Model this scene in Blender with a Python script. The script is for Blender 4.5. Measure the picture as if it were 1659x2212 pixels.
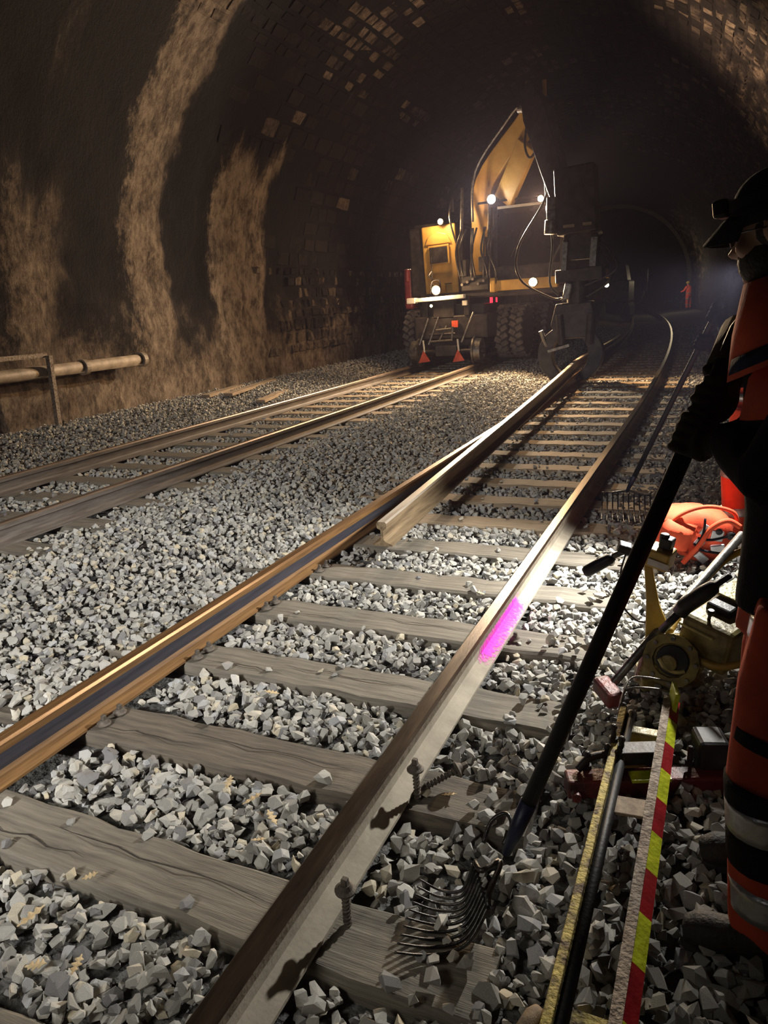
import bpy, bmesh, math, random
import numpy as np
from mathutils import Vector, Matrix, Euler, noise
random.seed(7)
scene = bpy.context.scene
for o in list(bpy.data.objects): bpy.data.objects.remove(o)
COL = scene.collection
V = Vector
# ------------------------------------------------------------------ camera
YAW, PIT, ROL, CH, CX0, FPX = 0.443, 0.279, -0.066, 1.705, 1.74, 1564.43
IW, IH = 1659, 2212
cy_, sy_ = math.cos(YAW), math.sin(YAW)
FW = V((-sy_*math.cos(PIT), cy_*math.cos(PIT), -math.sin(PIT)))
RT0 = V((cy_, sy_, 0)); UP0 = RT0.cross(FW)
RT = RT0*math.cos(ROL) + UP0*math.sin(ROL)
UP = UP0*math.cos(ROL) - RT0*math.sin(ROL)
CAMPOS = V((CX0, 0, CH))
cd = bpy.data.cameras.new('camera'); cam = bpy.data.objects.new('camera', cd); COL.objects.link(cam)
cam.matrix_world = Matrix(((RT.x, UP.x, -FW.x, CAMPOS.x), (RT.y, UP.y, -FW.y, CAMPOS.y), (RT.z, UP.z, -FW.z, CAMPOS.z), (0, 0, 0, 1)))
cd.sensor_fit = 'VERTICAL'; cd.sensor_height = 36; cd.lens = FPX/IH*36; cd.clip_start = .05; cd.clip_end = 400
scene.camera = cam
# ------------------------------------------------------------------ world, exposure
w = bpy.data.worlds.new('night'); scene.world = w; w.use_nodes = True
bg = w.node_tree.nodes['Background']; bg.inputs[0].default_value = (.5, .48, .8, 1); bg.inputs[1].default_value = .006
# thin dusty haze in the tunnel air
vsn = w.node_tree.nodes.new('ShaderNodeVolumeScatter'); vsn.inputs['Density'].default_value = .0010; vsn.inputs['Color'].default_value = (.72, .68, 1.0, 1); vsn.inputs['Anisotropy'].default_value = .35
w.node_tree.links.new(vsn.outputs[0], w.node_tree.nodes['World Output'].inputs['Volume'])
vs = scene.view_settings
vs.view_transform = 'Standard'; vs.look = 'None'; vs.gamma = 1; vs.use_curve_mapping = False; vs.exposure = 0.0
# ------------------------------------------------------------------ large work lights (flood lamps of the work site)
def spot(name, loc, target, power, col, size=60, blend=.5, rad=.05):
    l = bpy.data.lights.new(name, 'SPOT'); l.energy = power; l.color = col; l.spot_size = math.radians(size); l.spot_blend = blend; l.shadow_soft_size = rad
    o = bpy.data.objects.new(name, l); COL.objects.link(o); o.location = loc
    o.rotation_euler = (V(target)-V(loc)).to_track_quat('-Z', 'Y').to_euler(); return o
def point(name, loc, power, col, rad=.05):
    l = bpy.data.lights.new(name, 'POINT'); l.energy = power; l.color = col; l.shadow_soft_size = rad
    o = bpy.data.objects.new(name, l); COL.objects.link(o); o.location = loc; return o
# head torch of the second worker: the bright pool beside the near rail
spot('headlamp_pool', (1.82, 4.78, 1.76), (1.42, 4.22, 0), 560, (1, .98, .93), 56, 1, .03)
spot('headlamp_wide', (1.82, 4.78, 1.77), (-0.3, 3.1, 0), 740, (1, .97, .90), 100, .75, .05)
# flood lamps standing behind the photographer, lighting the ballast
spot('flood_behind', (-.6, -2.6, 2.7), (-2.0, 3.6, 0), 1900, (1, .98, .95), 58, 1, .35)
spot('flood_near', (-.35, -1.2, 2.7), (0.02, 1.2, 0), 185, (1, .95, .84), 54, 1, .45)
# excavator work lamps (some modelled below) and added fill spots
WARM = (1, .62, .30)
spot('lamp_cab_white', (-2.83, 15.7, 3.66), (0.2, 5, 0), 1900, (1, .86, .66), 130, .5, .06)
spot('lamp_cab_amber', (-1.80, 15.7, 3.56), (-.2, 7, 0), 1900, WARM, 130, .6, .05)
point('lamp_bumper_left', (-3.97, 15.28, 1.93), 90, WARM, .07)
point('lamp_hood', (-4.05, 15.93, 3.36), 45, WARM, .05)
spot('lamp_platform_right', (-1.97, 15.7, 1.95), (-.6, 8, 0), 650, WARM, 150, .6, .05)
spot('lamp_roof_rear', (-4.2, 18.2, 3.6), (-6.2, 21.5, 4.0), 160, WARM, 100, .8, .05)
spot('fill_wall_left', (-5.06, 17.2, 2.9), (-7, 15.0, 1.6), 150, (1, .68, .42), 120, 1, .05)  # added fill for the left wall masonry, not a known lamp
spot('vault_spot', (-2.4, 15.6, 3.8), (-3.2, 10.5, 7.5), 230, (1, .66, .45), 110, 1, .08)  # spot aimed up at the vault, with no lamp body modelled
spot('fill_vault_right', (-1.7, 15.6, 3.7), (2.3, 16.5, 5.2), 1900, (1, .70, .45), 90, 1, .08)  # added fill that brightens the right side of the vault

def cxs(y): return -max(0., y-8.5)**2/560.
TY = 55.0   # tunnel mouth
# ------------------------------------------------------------------ materials
def new_mat(name):
    m = bpy.data.materials.new(name); m.use_nodes = True
    nt = m.node_tree; return m, nt, nt.nodes['Principled BSDF']
def N(nt, t, **k):
    n = nt.nodes.new(t)
    for a, b in k.items():
        if a.startswith('i_'):
            key = a[2:]; key = int(key) if key.isdigit() else key.replace('_', ' ')
            n.inputs[key].default_value = b
        else: setattr(n, a, b)
    return n
def ramp(nt, fac, stops):
    r = nt.nodes.new('ShaderNodeValToRGB'); e = r.color_ramp.elements
    while len(e) < len(stops): e.new(.5)
    for el, (p, c) in zip(e, stops): el.position = p; el.color = (*c, 1) if len(c) == 3 else c
    nt.links.new(fac, r.inputs[0]); return r
def noisemat(name, c1, c2, scale=8, rough=.8, metal=0, bump=.3, bscale=40, lo=.35, hi=.65, coord='Object', stretch=None, bdist=.01, spec=.5, c3=None):
    m, nt, p = new_mat(name); L = nt.links.new
    tc = N(nt, 'ShaderNodeTexCoord'); src = tc.outputs[coord]
    if stretch:
        mp = N(nt, 'ShaderNodeMapping'); mp.inputs['Scale'].default_value = stretch; L(src, mp.inputs[0]); src = mp.outputs[0]
    n1 = N(nt, 'ShaderNodeTexNoise', i_Scale=scale, i_Detail=6.0, i_Roughness=.62); L(src, n1.inputs['Vector'])
    st = [(lo, c1), (hi, c2)] if c3 is None else [(lo, c1), ((lo+hi)/2, c2), (hi, c3)]
    r = ramp(nt, n1.outputs[0], st); L(r.outputs[0], p.inputs['Base Color'])
    p.inputs['Roughness'].default_value = rough; p.inputs['Metallic'].default_value = metal
    p.inputs['Specular IOR Level'].default_value = spec
    if bump:
        n2 = N(nt, 'ShaderNodeTexNoise', i_Scale=bscale, i_Detail=4.0); L(src, n2.inputs['Vector'])
        b = N(nt, 'ShaderNodeBump', i_Strength=bump, i_Distance=bdist); L(n2.outputs[0], b.inputs['Height']); L(b.outputs[0], p.inputs['Normal'])
    return m
def emis(name, col, s):
    m, nt, p = new_mat(name)
    p.inputs['Base Color'].default_value = (*col, 1); p.inputs['Emission Color'].default_value = (*col, 1); p.inputs['Emission Strength'].default_value = s
    nz = N(nt, 'ShaderNodeTexNoise', i_Scale=30.0); r = ramp(nt, nz.outputs[0], [(0, tuple(c*.9 for c in col)), (1, col)]); nt.links.new(r.outputs[0], p.inputs['Emission Color'])
    return m
M = {}
# ballast stone: per-stone tint from the object random
def stone_mat():
    m, nt, p = new_mat('ballast_rock'); L = nt.links.new
    oi = N(nt, 'ShaderNodeObjectInfo'); tc = N(nt, 'ShaderNodeTexCoord')
    r = ramp(nt, oi.outputs['Random'], [(0, (.17, .17, .18)), (.2, (.29, .285, .27)), (.45, (.39, .385, .36)), (.7, (.47, .46, .43)), (.85, (.40, .41, .43)), (.93, (.50, .44, .32)), (1, (.6, .59, .56))])
    ad = N(nt, 'ShaderNodeVectorMath', operation='ADD'); L(tc.outputs['Object'], ad.inputs[0]); L(oi.outputs['Random'], ad.inputs[1])
    n1 = N(nt, 'ShaderNodeTexNoise', i_Scale=45.0, i_Detail=6.0, i_Roughness=.7); L(ad.outputs[0], n1.inputs['Vector'])
    r2 = ramp(nt, n1.outputs[0], [(.3, (.55, .55, .56)), (.7, (1.25, 1.22, 1.15))])
    mx = N(nt, 'ShaderNodeMix', data_type='RGBA', blend_type='MULTIPLY'); mx.inputs['Factor'].default_value = 1
    L(r.outputs[0], mx.inputs['A']); L(r2.outputs[0], mx.inputs['B']); L(mx.outputs['Result'], p.inputs['Base Color'])
    p.inputs['Roughness'].default_value = .85; p.inputs['Specular IOR Level'].default_value = .3
    b = N(nt, 'ShaderNodeBump', i_Strength=.45, i_Distance=.004); L(n1.outputs[0], b.inputs['Height']); L(b.outputs[0], p.inputs['Normal'])
    return m
M['stone'] = stone_mat()
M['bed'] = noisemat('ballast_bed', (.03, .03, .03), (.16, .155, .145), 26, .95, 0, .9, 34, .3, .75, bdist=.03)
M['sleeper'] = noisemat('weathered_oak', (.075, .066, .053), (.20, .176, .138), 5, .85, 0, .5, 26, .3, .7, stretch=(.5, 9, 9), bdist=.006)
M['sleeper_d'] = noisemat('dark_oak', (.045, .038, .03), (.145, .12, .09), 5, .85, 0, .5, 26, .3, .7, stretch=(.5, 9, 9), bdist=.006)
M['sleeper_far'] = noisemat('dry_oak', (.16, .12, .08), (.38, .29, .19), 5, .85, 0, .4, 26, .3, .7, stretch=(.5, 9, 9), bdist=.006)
M['crack'] = noisemat('wood_split', (.01, .008, .006), (.03, .025, .02), 20)
M['rail_top_dark'] = noisemat('oxidised_rail_head', (.045, .032, .025), (.16, .115, .08), 9, .29, .85, .25, 60, .3, .75, stretch=(3, .35, 3), bdist=.002)
M['rail_top_shine'] = noisemat('polished_rail_head', (.42, .34, .26), (.66, .59, .50), 6, .34, .65, .1, 60, .3, .7, stretch=(5, .2, 5), bdist=.001)
M['rail_side'] = noisemat('pitted_rail_side', (.11, .085, .06), (.25, .205, .15), 30, .75, .25, .6, 90, .3, .7, bdist=.003)
M['rail_dust'] = noisemat('dusty_rail_foot', (.23, .20, .155), (.40, .355, .28), 7, .9, 0, .4, 60, .25, .75, bdist=.003)
M['rust_rail'] = noisemat('fresh_rust', (.12, .058, .02), (.29, .155, .055), 12, .65, .25, .35, 70, .3, .7, stretch=(6, .25, 6), bdist=.002)
M['rust_rail_top'] = noisemat('rust_running_face', (.12, .055, .02), (.30, .165, .07), 10, .40, .6, .25, 60, .3, .7, stretch=(9, .15, 9), bdist=.002)
M['blue_web'] = noisemat('mill_scale_web', (.05, .052, .07), (.11, .11, .14), 8, .45, .6, .15, 50, .3, .7, stretch=(6, .3, 6), bdist=.002)
M['brown_rail'] = noisemat('worn_brown_rail', (.12, .085, .05), (.34, .25, .15), 8, .45, .4, .3, 60, .3, .7, stretch=(5, .25, 5), bdist=.002)
M['grey_rail'] = noisemat('dull_grey_rail', (.075, .06, .05), (.19, .165, .145), 8, .7, .2, .3, 60, .3, .7, stretch=(4, .4, 4), bdist=.002)
M['grey_rail_top'] = noisemat('dull_rail_head', (.12, .08, .055), (.27, .20, .15), 8, .42, .6, .2, 60, .3, .7, stretch=(4, .3, 4), bdist=.002)
M['screw'] = noisemat('rusty_screw', (.05, .04, .032), (.16, .135, .11), 30, .75, .4, .4, 150, .3, .7, bdist=.001)
M['leaf'] = noisemat('dry_oak_leaf', (.34, .24, .12), (.58, .46, .28), 30, .85, 0, .4, 120, .3, .7, bdist=.002)
M['black_metal'] = noisemat('black_paint', (.006, .006, .007), (.022, .021, .022), 12, .45, .1, .15, 60)
M['steel'] = noisemat('worn_steel', (.10, .095, .09), (.26, .25, .235), 14, .42, .85, .2, 80)
M['fork_steel'] = noisemat('fork_steel', (.025, .024, .024), (.11, .105, .10), 22, .4, .8, .2, 90)
M['pole_black'] = noisemat('black_fork_shaft', (.004, .004, .005), (.012, .012, .014), 12, .55, 0, .15, 80, spec=.3)
M['navy'] = noisemat('navy_socket_paint', (.006, .009, .03), (.018, .025, .06), 14, .45, .1, .1, 60)
M['wood'] = noisemat('handle_wood', (.20, .14, .085), (.37, .27, .17), 8, .7, 0, .2, 60, stretch=(6, 6, .6))
M['yellow'] = noisemat('machine_yellow', (.40, .255, .045), (.62, .42, .08), 7, .45, .05, .2, 60, .3, .7)
M['yellow_old'] = noisemat('oily_yellow', (.07, .052, .018), (.36, .29, .09), 9, .42, .1, .35, 50, .32, .62)
M['yellow_plate'] = noisemat('scuffed_yellow_plate', (.22, .18, .05), (.66, .58, .24), 16, .40, .1, .4, 60, .33, .6)
M['exc_yellow'] = noisemat('excavator_yellow', (.48, .28, .06), (.66, .42, .11), 3, .45, .05, .1, 40, .3, .7)
M['exc_dark'] = noisemat('excavator_dark_steel', (.012, .010, .010), (.05, .043, .04), 5, .5, .3, .2, 40)
M['exc_red'] = noisemat('faded_red_panel', (.12, .012, .016), (.24, .03, .035), 5, .5, 0, .1, 40)
M['red_marker'] = noisemat('red_marker', (.60, .07, .03), (.80, .12, .05), 6, .5, 0, .1, 40)
M['red_paint'] = noisemat('chipped_red_paint', (.05, .02, .017), (.16, .022, .02), 12, .5, .1, .4, 60, .35, .55)
M['tape_red'] = noisemat('red_tape', (.26, .008, .012), (.40, .015, .02), 18, .35, 0, .2, 60)
M['tape_yellow'] = noisemat('lime_tape', (.34, .40, .01), (.66, .74, .03), 18, .35, 0, .4, 60, .25, .6)
M['rusty_bar'] = noisemat('rust_flecked_yellow', (.10, .065, .035), (.40, .32, .10), 20, .7, .2, .6, 70, .38, .62, c3=(.52, .42, .12))
M['rusty_top'] = noisemat('rust_flecked_grey', (.09, .06, .04), (.30, .25, .20), 40, .7, .3, .6, 90, .35, .6)
M['rubber'] = noisemat('tyre_rubber', (.012, .011, .011), (.05, .045, .042), 10, .8, 0, .2, 60)
M['rubber_tread'] = noisemat('dusty_tread', (.10, .085, .075), (.22, .19, .165), 10, .85, 0, .2, 60)
M['pipe'] = noisemat('pale_pipe', (.17, .135, .10), (.33, .27, .21), 6, .6, .1, .3, 40)
M['hose'] = noisemat('hydraulic_hose', (.012, .011, .011), (.04, .036, .035), 16, .32, 0, .15, 80)
M['glass'] = noisemat('dark_cab_glass', (.006, .006, .008), (.016, .015, .018), 3, .06, 0, 0)
M['orange'] = noisemat('hi_vis_orange', (.62, .06, .018), (.90, .115, .035), 7, .8, 0, .3, 160, .3, .7, bdist=.003)
M['orange_dirty'] = noisemat('worn_hi_vis_orange', (.40, .055, .024), (.80, .10, .035), 6, .85, 0, .35, 160, .3, .7, bdist=.003)
M['reflect'] = noisemat('reflective_tape', (.42, .43, .45), (.62, .63, .66), 20, .32, .55, .5, 60, .3, .7, bdist=.003)
M['cloth_black'] = noisemat('black_cloth', (.006, .006, .008), (.014, .014, .018), 14, .9, 0, .3, 160, spec=.2)
M['cloth_navy'] = noisemat('navy_cloth', (.008, .012, .035), (.018, .024, .06), 14, .9, 0, .3, 160, spec=.2)
M['cloth_grey'] = noisemat('grey_glove', (.022, .019, .016), (.05, .042, .036), 14, .85, 0, .3, 140, spec=.3)
M['boot'] = noisemat('dusty_black_boot', (.010, .009, .009), (.05, .042, .036), 10, .65, 0, .4, 90, .35, .75)
M['skin'] = noisemat('skin', (.36, .20, .14), (.48, .29, .21), 9, .55, 0, .1, 200)
M['hair'] = noisemat('dark_hair', (.010, .008, .007), (.03, .024, .02), 40, .7, 0, .5, 120)
M['bush'] = noisemat('bush_leaf', (.03, .06, .015), (.11, .16, .045), 6, .8)
M['white'] = noisemat('white_plastic', (.55, .54, .5), (.72, .70, .66), 12, .5)
M['plank'] = noisemat('old_plank', (.16, .115, .075), (.34, .26, .18), 6, .85, 0, .4, 40, stretch=(9, .5, 9))
M['lamp_white'] = emis('lamp_white', (1, .95, .88), 260)
M['lamp_warm'] = emis('lamp_warm', (1, .66, .30), 70)
M['lamp_small'] = emis('lamp_amber', (1, .72, .25), 30)
M['lamp_red'] = emis('lamp_red', (1, .03, .08), 1.2)
def pink_mat():
    m, nt, p = new_mat('fluorescent_pink_paint'); L = nt.links.new
    tc = N(nt, 'ShaderNodeTexCoord'); at = N(nt, 'ShaderNodeAttribute', attribute_name='edge')
    n1 = N(nt, 'ShaderNodeTexNoise', i_Scale=60.0, i_Detail=5.0); L(tc.outputs['Object'], n1.inputs['Vector'])
    a = N(nt, 'ShaderNodeMath', operation='ADD'); L(at.outputs['Fac'], a.inputs[0]); L(n1.outputs[0], a.inputs[1])
    r = ramp(nt, a.outputs[0], [(.55, (0, 0, 0)), (1.0, (1, 1, 1))]); L(r.outputs[0], p.inputs['Alpha'])
    p.inputs['Base Color'].default_value = (.92, .02, .62, 1); p.inputs['Roughness'].default_value = .75
    return m
M['pink'] = pink_mat()
# tunnel lining: soot, lime-wash streaks and tan stone (stains with shapes of their own)
def lining_mat(name, use_tone):
    m, nt, p = new_mat(name); L = nt.links.new
    geo = N(nt, 'ShaderNodeNewGeometry'); sx = N(nt, 'ShaderNodeSeparateXYZ'); L(geo.outputs['Position'], sx.inputs[0])
    sa = N(nt, 'ShaderNodeAttribute', attribute_name='sprof')
    cb = N(nt, 'ShaderNodeCombineXYZ'); L(sx.outputs['Y'], cb.inputs[0]); L(sa.outputs['Fac'], cb.inputs[1])
    def mathn(op, a, b=None, c=None):
        n = N(nt, 'ShaderNodeMath', operation=op)
        for i, v in enumerate((a, b, c)):
            if v is None: continue
            if isinstance(v, (int, float)): n.inputs[i].default_value = v
            else: L(v, n.inputs[i])
        return n.outputs[0]
    def nz(scale, sc, detail=6., rough=.65, off=(0, 0, 0)):
        mp = N(nt, 'ShaderNodeMapping'); mp.inputs['Scale'].default_value = sc; mp.inputs['Location'].default_value = off; L(cb.outputs[0], mp.inputs[0])
        n = N(nt, 'ShaderNodeTexNoise', i_Scale=scale, i_Detail=detail, i_Roughness=rough); L(mp.outputs[0], n.inputs['Vector']); return n.outputs[0]
    streak = nz(1.6, (1, .16, 1), 7.); fine = nz(7, (1.3, .7, 1), 8., .75); blot = nz(1.3, (1, 1, 1), 6., .6, (7, 3, 0))
    # wandering Y coordinate for the pale bands
    yw = mathn('ADD', sx.outputs['Y'], mathn('MULTIPLY', mathn('SUBTRACT', nz(.9, (1, .5, 1), 5.), .5), 1.5))
    yw = mathn('ADD', yw, mathn('MULTIPLY', mathn('SUBTRACT', fine, .5), .5))
    def band(c, hw, soft, s0, s1):
        d = mathn('ABSOLUTE', mathn('SUBTRACT', yw, c))
        a = N(nt, 'ShaderNodeMapRange', interpolation_type='SMOOTHSTEP'); a.inputs['From Min'].default_value = hw+soft; a.inputs['From Max'].default_value = hw-soft; L(d, a.inputs['Value'])
        sj = mathn('ADD', sa.outputs['Fac'], mathn('MULTIPLY', mathn('SUBTRACT', streak, .5), 3.))
        b = N(nt, 'ShaderNodeMapRange', interpolation_type='SMOOTHSTEP'); b.inputs['From Min'].default_value = s1+.4; b.inputs['From Max'].default_value = s1-.4; L(sj, b.inputs['Value'])
        return mathn('MULTIPLY', a.outputs[0], b.outputs[0])
    bands = mathn('MAXIMUM', mathn('MULTIPLY', band(9.9, .46, .16, 0, 9.5), .8), mathn('MAXIMUM', band(12.55, .85, .16, 0, 4.6), mathn('MULTIPLY', band(7.6, .42, .25, 0, 3.6), .7)))
    # lower wall is paler all along (left side and right side low s)
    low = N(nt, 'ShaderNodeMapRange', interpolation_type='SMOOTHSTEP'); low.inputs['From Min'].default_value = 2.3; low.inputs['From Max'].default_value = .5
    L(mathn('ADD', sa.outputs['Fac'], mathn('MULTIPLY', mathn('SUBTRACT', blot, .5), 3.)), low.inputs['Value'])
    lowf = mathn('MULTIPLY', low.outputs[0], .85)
    # right flank: long pale lime streaks running along the tunnel
    rs = N(nt, 'ShaderNodeMapRange', interpolation_type='SMOOTHSTEP'); rs.inputs['From Min'].default_value = 12.6; rs.inputs['From Max'].default_value = 14.6; L(sa.outputs['Fac'], rs.inputs['Value'])
    rz = nz(2.2, (.35, 1.2, 1), 7., .7, (3, 1, 0)); rr = N(nt, 'ShaderNodeMapRange'); rr.inputs['From Min'].default_value = .42; rr.inputs['From Max'].default_value = .66; L(rz, rr.inputs['Value'])
    rfac = mathn('MULTIPLY', rs.outputs[0], rr.outputs[0])
    sp = N(nt, 'ShaderNodeMapRange'); sp.inputs['From Min'].default_value = .60; sp.inputs['From Max'].default_value = .74; L(streak, sp.inputs['Value'])
    tot = mathn('MAXIMUM', mathn('MAXIMUM', bands, lowf), mathn('MAXIMUM', mathn('MULTIPLY', sp.outputs[0], .45), mathn('MULTIPLY', rfac, .8)))
    if use_tone:
        ta = N(nt, 'ShaderNodeAttribute', attribute_name='tone'); tot = mathn('MAXIMUM', mathn('MULTIPLY', tot, .8), ta.outputs['Fac'])
    fc = N(nt, 'ShaderNodeMapRange', interpolation_type='SMOOTHSTEP'); fc.inputs['From Min'].default_value = .36; fc.inputs['From Max'].default_value = .64; L(fine, fc.inputs['Value'])
    bl = N(nt, 'ShaderNodeMapRange', interpolation_type='SMOOTHSTEP'); bl.inputs['From Min'].default_value = .36; bl.inputs['From Max'].default_value = .6; L(nz(3.2, (1.2, .5, 1), 6., .7, (2, 9, 0)), bl.inputs['Value'])
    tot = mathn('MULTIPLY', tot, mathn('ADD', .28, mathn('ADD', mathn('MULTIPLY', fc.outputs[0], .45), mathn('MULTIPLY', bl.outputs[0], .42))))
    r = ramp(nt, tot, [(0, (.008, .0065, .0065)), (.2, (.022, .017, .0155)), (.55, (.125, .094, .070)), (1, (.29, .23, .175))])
    L(r.outputs[0], p.inputs['Base Color']); p.inputs['Roughness'].default_value = .8; p.inputs['Specular IOR Level'].default_value = .12
    b1 = N(nt, 'ShaderNodeBump', i_Strength=.7, i_Distance=.06); L(fine, b1.inputs['Height'])
    n3 = nz(26, (1, .8, 1), 5., .7); b2 = N(nt, 'ShaderNodeBump', i_Strength=.6, i_Distance=.02); L(n3, b2.inputs['Height']); L(b1.outputs[0], b2.inputs['Normal']); L(b2.outputs[0], p.inputs['Normal'])
    return m
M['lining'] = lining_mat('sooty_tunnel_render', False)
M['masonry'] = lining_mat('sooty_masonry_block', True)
# ------------------------------------------------------------------ mesh helpers
def frame_of(d, ref=None):
    d = V(d).normalized(); ref = V(ref) if ref is not None else (V((0, 0, 1)) if abs(d.z) < .9 else V((1, 0, 0)))
    u = ref.cross(d)
    if u.length < 1e-6: u = V((1, 0, 0)).cross(d)
    u.normalize(); return u, d.cross(u).normalized(), d
def catmull(pts, k=6):
    pts = [V(p) for p in pts]
    if len(pts) < 3: return pts
    out = []
    for i in range(len(pts)-1):
        p0 = pts[max(i-1, 0)]; p1 = pts[i]; p2 = pts[i+1]; p3 = pts[min(i+2, len(pts)-1)]
        for j in range(k):
            t = j/k
            out.append(.5*((2*p1)+(p2-p0)*t+(2*p0-5*p1+4*p2-p3)*t*t+(3*p1-p0-3*p2+p3)*t**3))
    return out+[pts[-1]]
class MB:
    def __init__(s): s.v = []; s.f = []; s.mi = []
    def add(s, vs, fs, mi=0):
        o = len(s.v); s.v += [V(x) for x in vs]; s.f += [tuple(i+o for i in f) for f in fs]; s.mi += [mi]*len(fs); return s
    def box(s, c, size, rot=None, mi=0, taper=None):
        hx, hy, hz = (x/2 for x in size); R = Euler(rot).to_matrix() if rot is not None and not isinstance(rot, Matrix) else rot
        vs = []
        for z in (-1, 1):
            for x, y in ((-1, -1), (1, -1), (1, 1), (-1, 1)):
                k = taper if (taper and z > 0) else 1
                p = V((x*hx*k, y*hy*k, z*hz)); vs.append((R @ p if R else p)+V(c))
        return s.add(vs, [(3, 2, 1, 0), (4, 5, 6, 7), (0, 1, 5, 4), (1, 2, 6, 5), (2, 3, 7, 6), (3, 0, 4, 7)], mi)
    def bar(s, a, b, wd, ht, ref=None, mi=0):
        a, b = V(a), V(b); u, v, d = frame_of(b-a, ref); vs = []
        for p in (a, b):
            for x, y in ((-1, -1), (1, -1), (1, 1), (-1, 1)): vs.append(p+u*x*wd/2+v*y*ht/2)
        return s.add(vs, [(3, 2, 1, 0), (4, 5, 6, 7), (0, 1, 5, 4), (1, 2, 6, 5), (2, 3, 7, 6), (3, 0, 4, 7)], mi)
    def cyl(s, a, b, r0, r1=None, n=16, mi=0):
        return s.tube([a, b], [r0, r0 if r1 is None else r1], n, mi=mi)
    def tube(s, pts, r, n=8, mi=0, ref=None, caps=True, wob=0):
        pts = [V(p) for p in pts]; k = len(pts)
        if not isinstance(r, (list, tuple)): r = [r]*k
        o = len(s.v); u = None
        for i, p in enumerate(pts):
            d = (pts[min(i+1, k-1)]-pts[max(i-1, 0)]).normalized()
            if u is None: u, v, _ = frame_of(d, ref)
            else:
                u = (u-d*u.dot(d)).normalized(); v = d.cross(u)
            ra, rb = r[i] if isinstance(r[i], (tuple, list)) else (r[i], r[i])
            for j in range(n):
                a = 2*math.pi*j/n; q = 1+(wob*noise.noise(p*9+V((math.cos(a)*2, math.sin(a)*2, 0))) if wob else 0)
                s.v.append(p+u*math.cos(a)*ra*q+v*math.sin(a)*rb*q)
        for i in range(k-1):
            for j in range(n):
                a = o+i*n+j; b = o+i*n+(j+1) % n; s.f.append((a, b, b+n, a+n)); s.mi.append(mi)
        if caps:
            s.f.append(tuple(o+j for j in range(n))[::-1]); s.mi.append(mi); s.f.append(tuple(o+(k-1)*n+j for j in range(n))); s.mi.append(mi)
        return s
    def lathe(s, c, axis, prof, n=24, mi=0):   # prof: (dist along axis, radius)
        c = V(c); u, v, d = frame_of(axis); o = len(s.v)
        for t, r in prof:
            for j in range(n):
                a = 2*math.pi*j/n; s.v.append(c+d*t+(u*math.cos(a)+v*math.sin(a))*r)
        for i in range(len(prof)-1):
            for j in range(n):
                a = o+i*n+j; b = o+i*n+(j+1) % n; s.f.append((a, b, b+n, a+n)); s.mi.append(mi)
        s.f.append(tuple(o+j for j in range(n))[::-1]); s.mi.append(mi); k = len(prof)-1; s.f.append(tuple(o+k*n+j for j in range(n))); s.mi.append(mi)
        return s
    def prism(s, poly, a, b, mi=0):      # poly: list of 3D points in plane at offset a; extruded by vector b
        p0 = [V(p)+V(a) for p in poly]; p1 = [p+V(b) for p in p0]; n = len(poly)
        return s.add(p0+p1, [tuple(range(n))[::-1], tuple(range(n, 2*n))]+[(i, (i+1) % n, (i+1) % n+n, i+n) for i in range(n)], mi)
    def ball(s, c, r, nu=14, nv=9, mi=0, R=None):
        rx, ry, rz = r if isinstance(r, (tuple, list)) else (r, r, r); c = V(c); vs = []; fs = []
        for i in range(1, nv):
            t = math.pi*i/nv
            for j in range(nu):
                a = 2*math.pi*j/nu; p = V((rx*math.sin(t)*math.cos(a), ry*math.sin(t)*math.sin(a), rz*math.cos(t))); vs.append(c+(R @ p if R else p))
        top = len(vs); vs.append(c+(R @ V((0, 0, rz)) if R else V((0, 0, rz)))); vs.append(c-(R @ V((0, 0, rz)) if R else V((0, 0, rz))))
        for i in range(nv-2):
            for j in range(nu): fs.append((i*nu+j, (i+1)*nu+j, (i+1)*nu+(j+1) % nu, i*nu+(j+1) % nu))
        for j in range(nu): fs.append((top, j, (j+1) % nu)); fs.append((top+1, (nv-2)*nu+(j+1) % nu, (nv-2)*nu+j))
        return s.add(vs, fs, mi)
    def build(s, name, mats, parent=None, smooth=False, bevel=0, sub=0, remesh=0, attrs=None, solid=0):
        off = V((0, 0, 0)); q = parent
        while q is not None: off += V(q.location); q = q.parent
        me = bpy.data.meshes.new(name); me.from_pydata([tuple(v-off) for v in s.v], [], s.f)
        if not isinstance(mats, (list, tuple)): mats = [mats]
        for m in mats: me.materials.append(M[m] if isinstance(m, str) else m)
        if len(mats) > 1: me.polygons.foreach_set('material_index', s.mi)
        if smooth: me.polygons.foreach_set('use_smooth', [True]*len(me.polygons))
        me.update()
        bm = bmesh.new(); bm.from_mesh(me); bmesh.ops.recalc_face_normals(bm, faces=bm.faces); bm.to_mesh(me); bm.free()
        o = bpy.data.objects.new(name, me); COL.objects.link(o)
        if parent is not None: o.parent = parent
        if remesh:
            md = o.modifiers.new('fuse', 'REMESH'); md.mode = 'VOXEL'; md.voxel_size = remesh; md.use_smooth_shade = True
            sm = o.modifiers.new('soft', 'SMOOTH'); sm.iterations = 4; sm.factor = .5
        if bevel:
            md = o.modifiers.new('edge', 'BEVEL'); md.width = bevel; md.segments = 2; md.limit_method = 'ANGLE'; md.angle_limit = math.radians(40)
        if sub:
            md = o.modifiers.new('round', 'SUBSURF'); md.levels = sub; md.render_levels = sub
        if solid:
            md = o.modifiers.new('thick', 'SOLIDIFY'); md.thickness = solid
        return o
def tag(o, label=None, cat=None, group=None, kind=None):
    if label: o['label'] = label
    if cat: o['category'] = cat
    if group: o['group'] = group
    if kind: o['kind'] = kind
    return o
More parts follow.
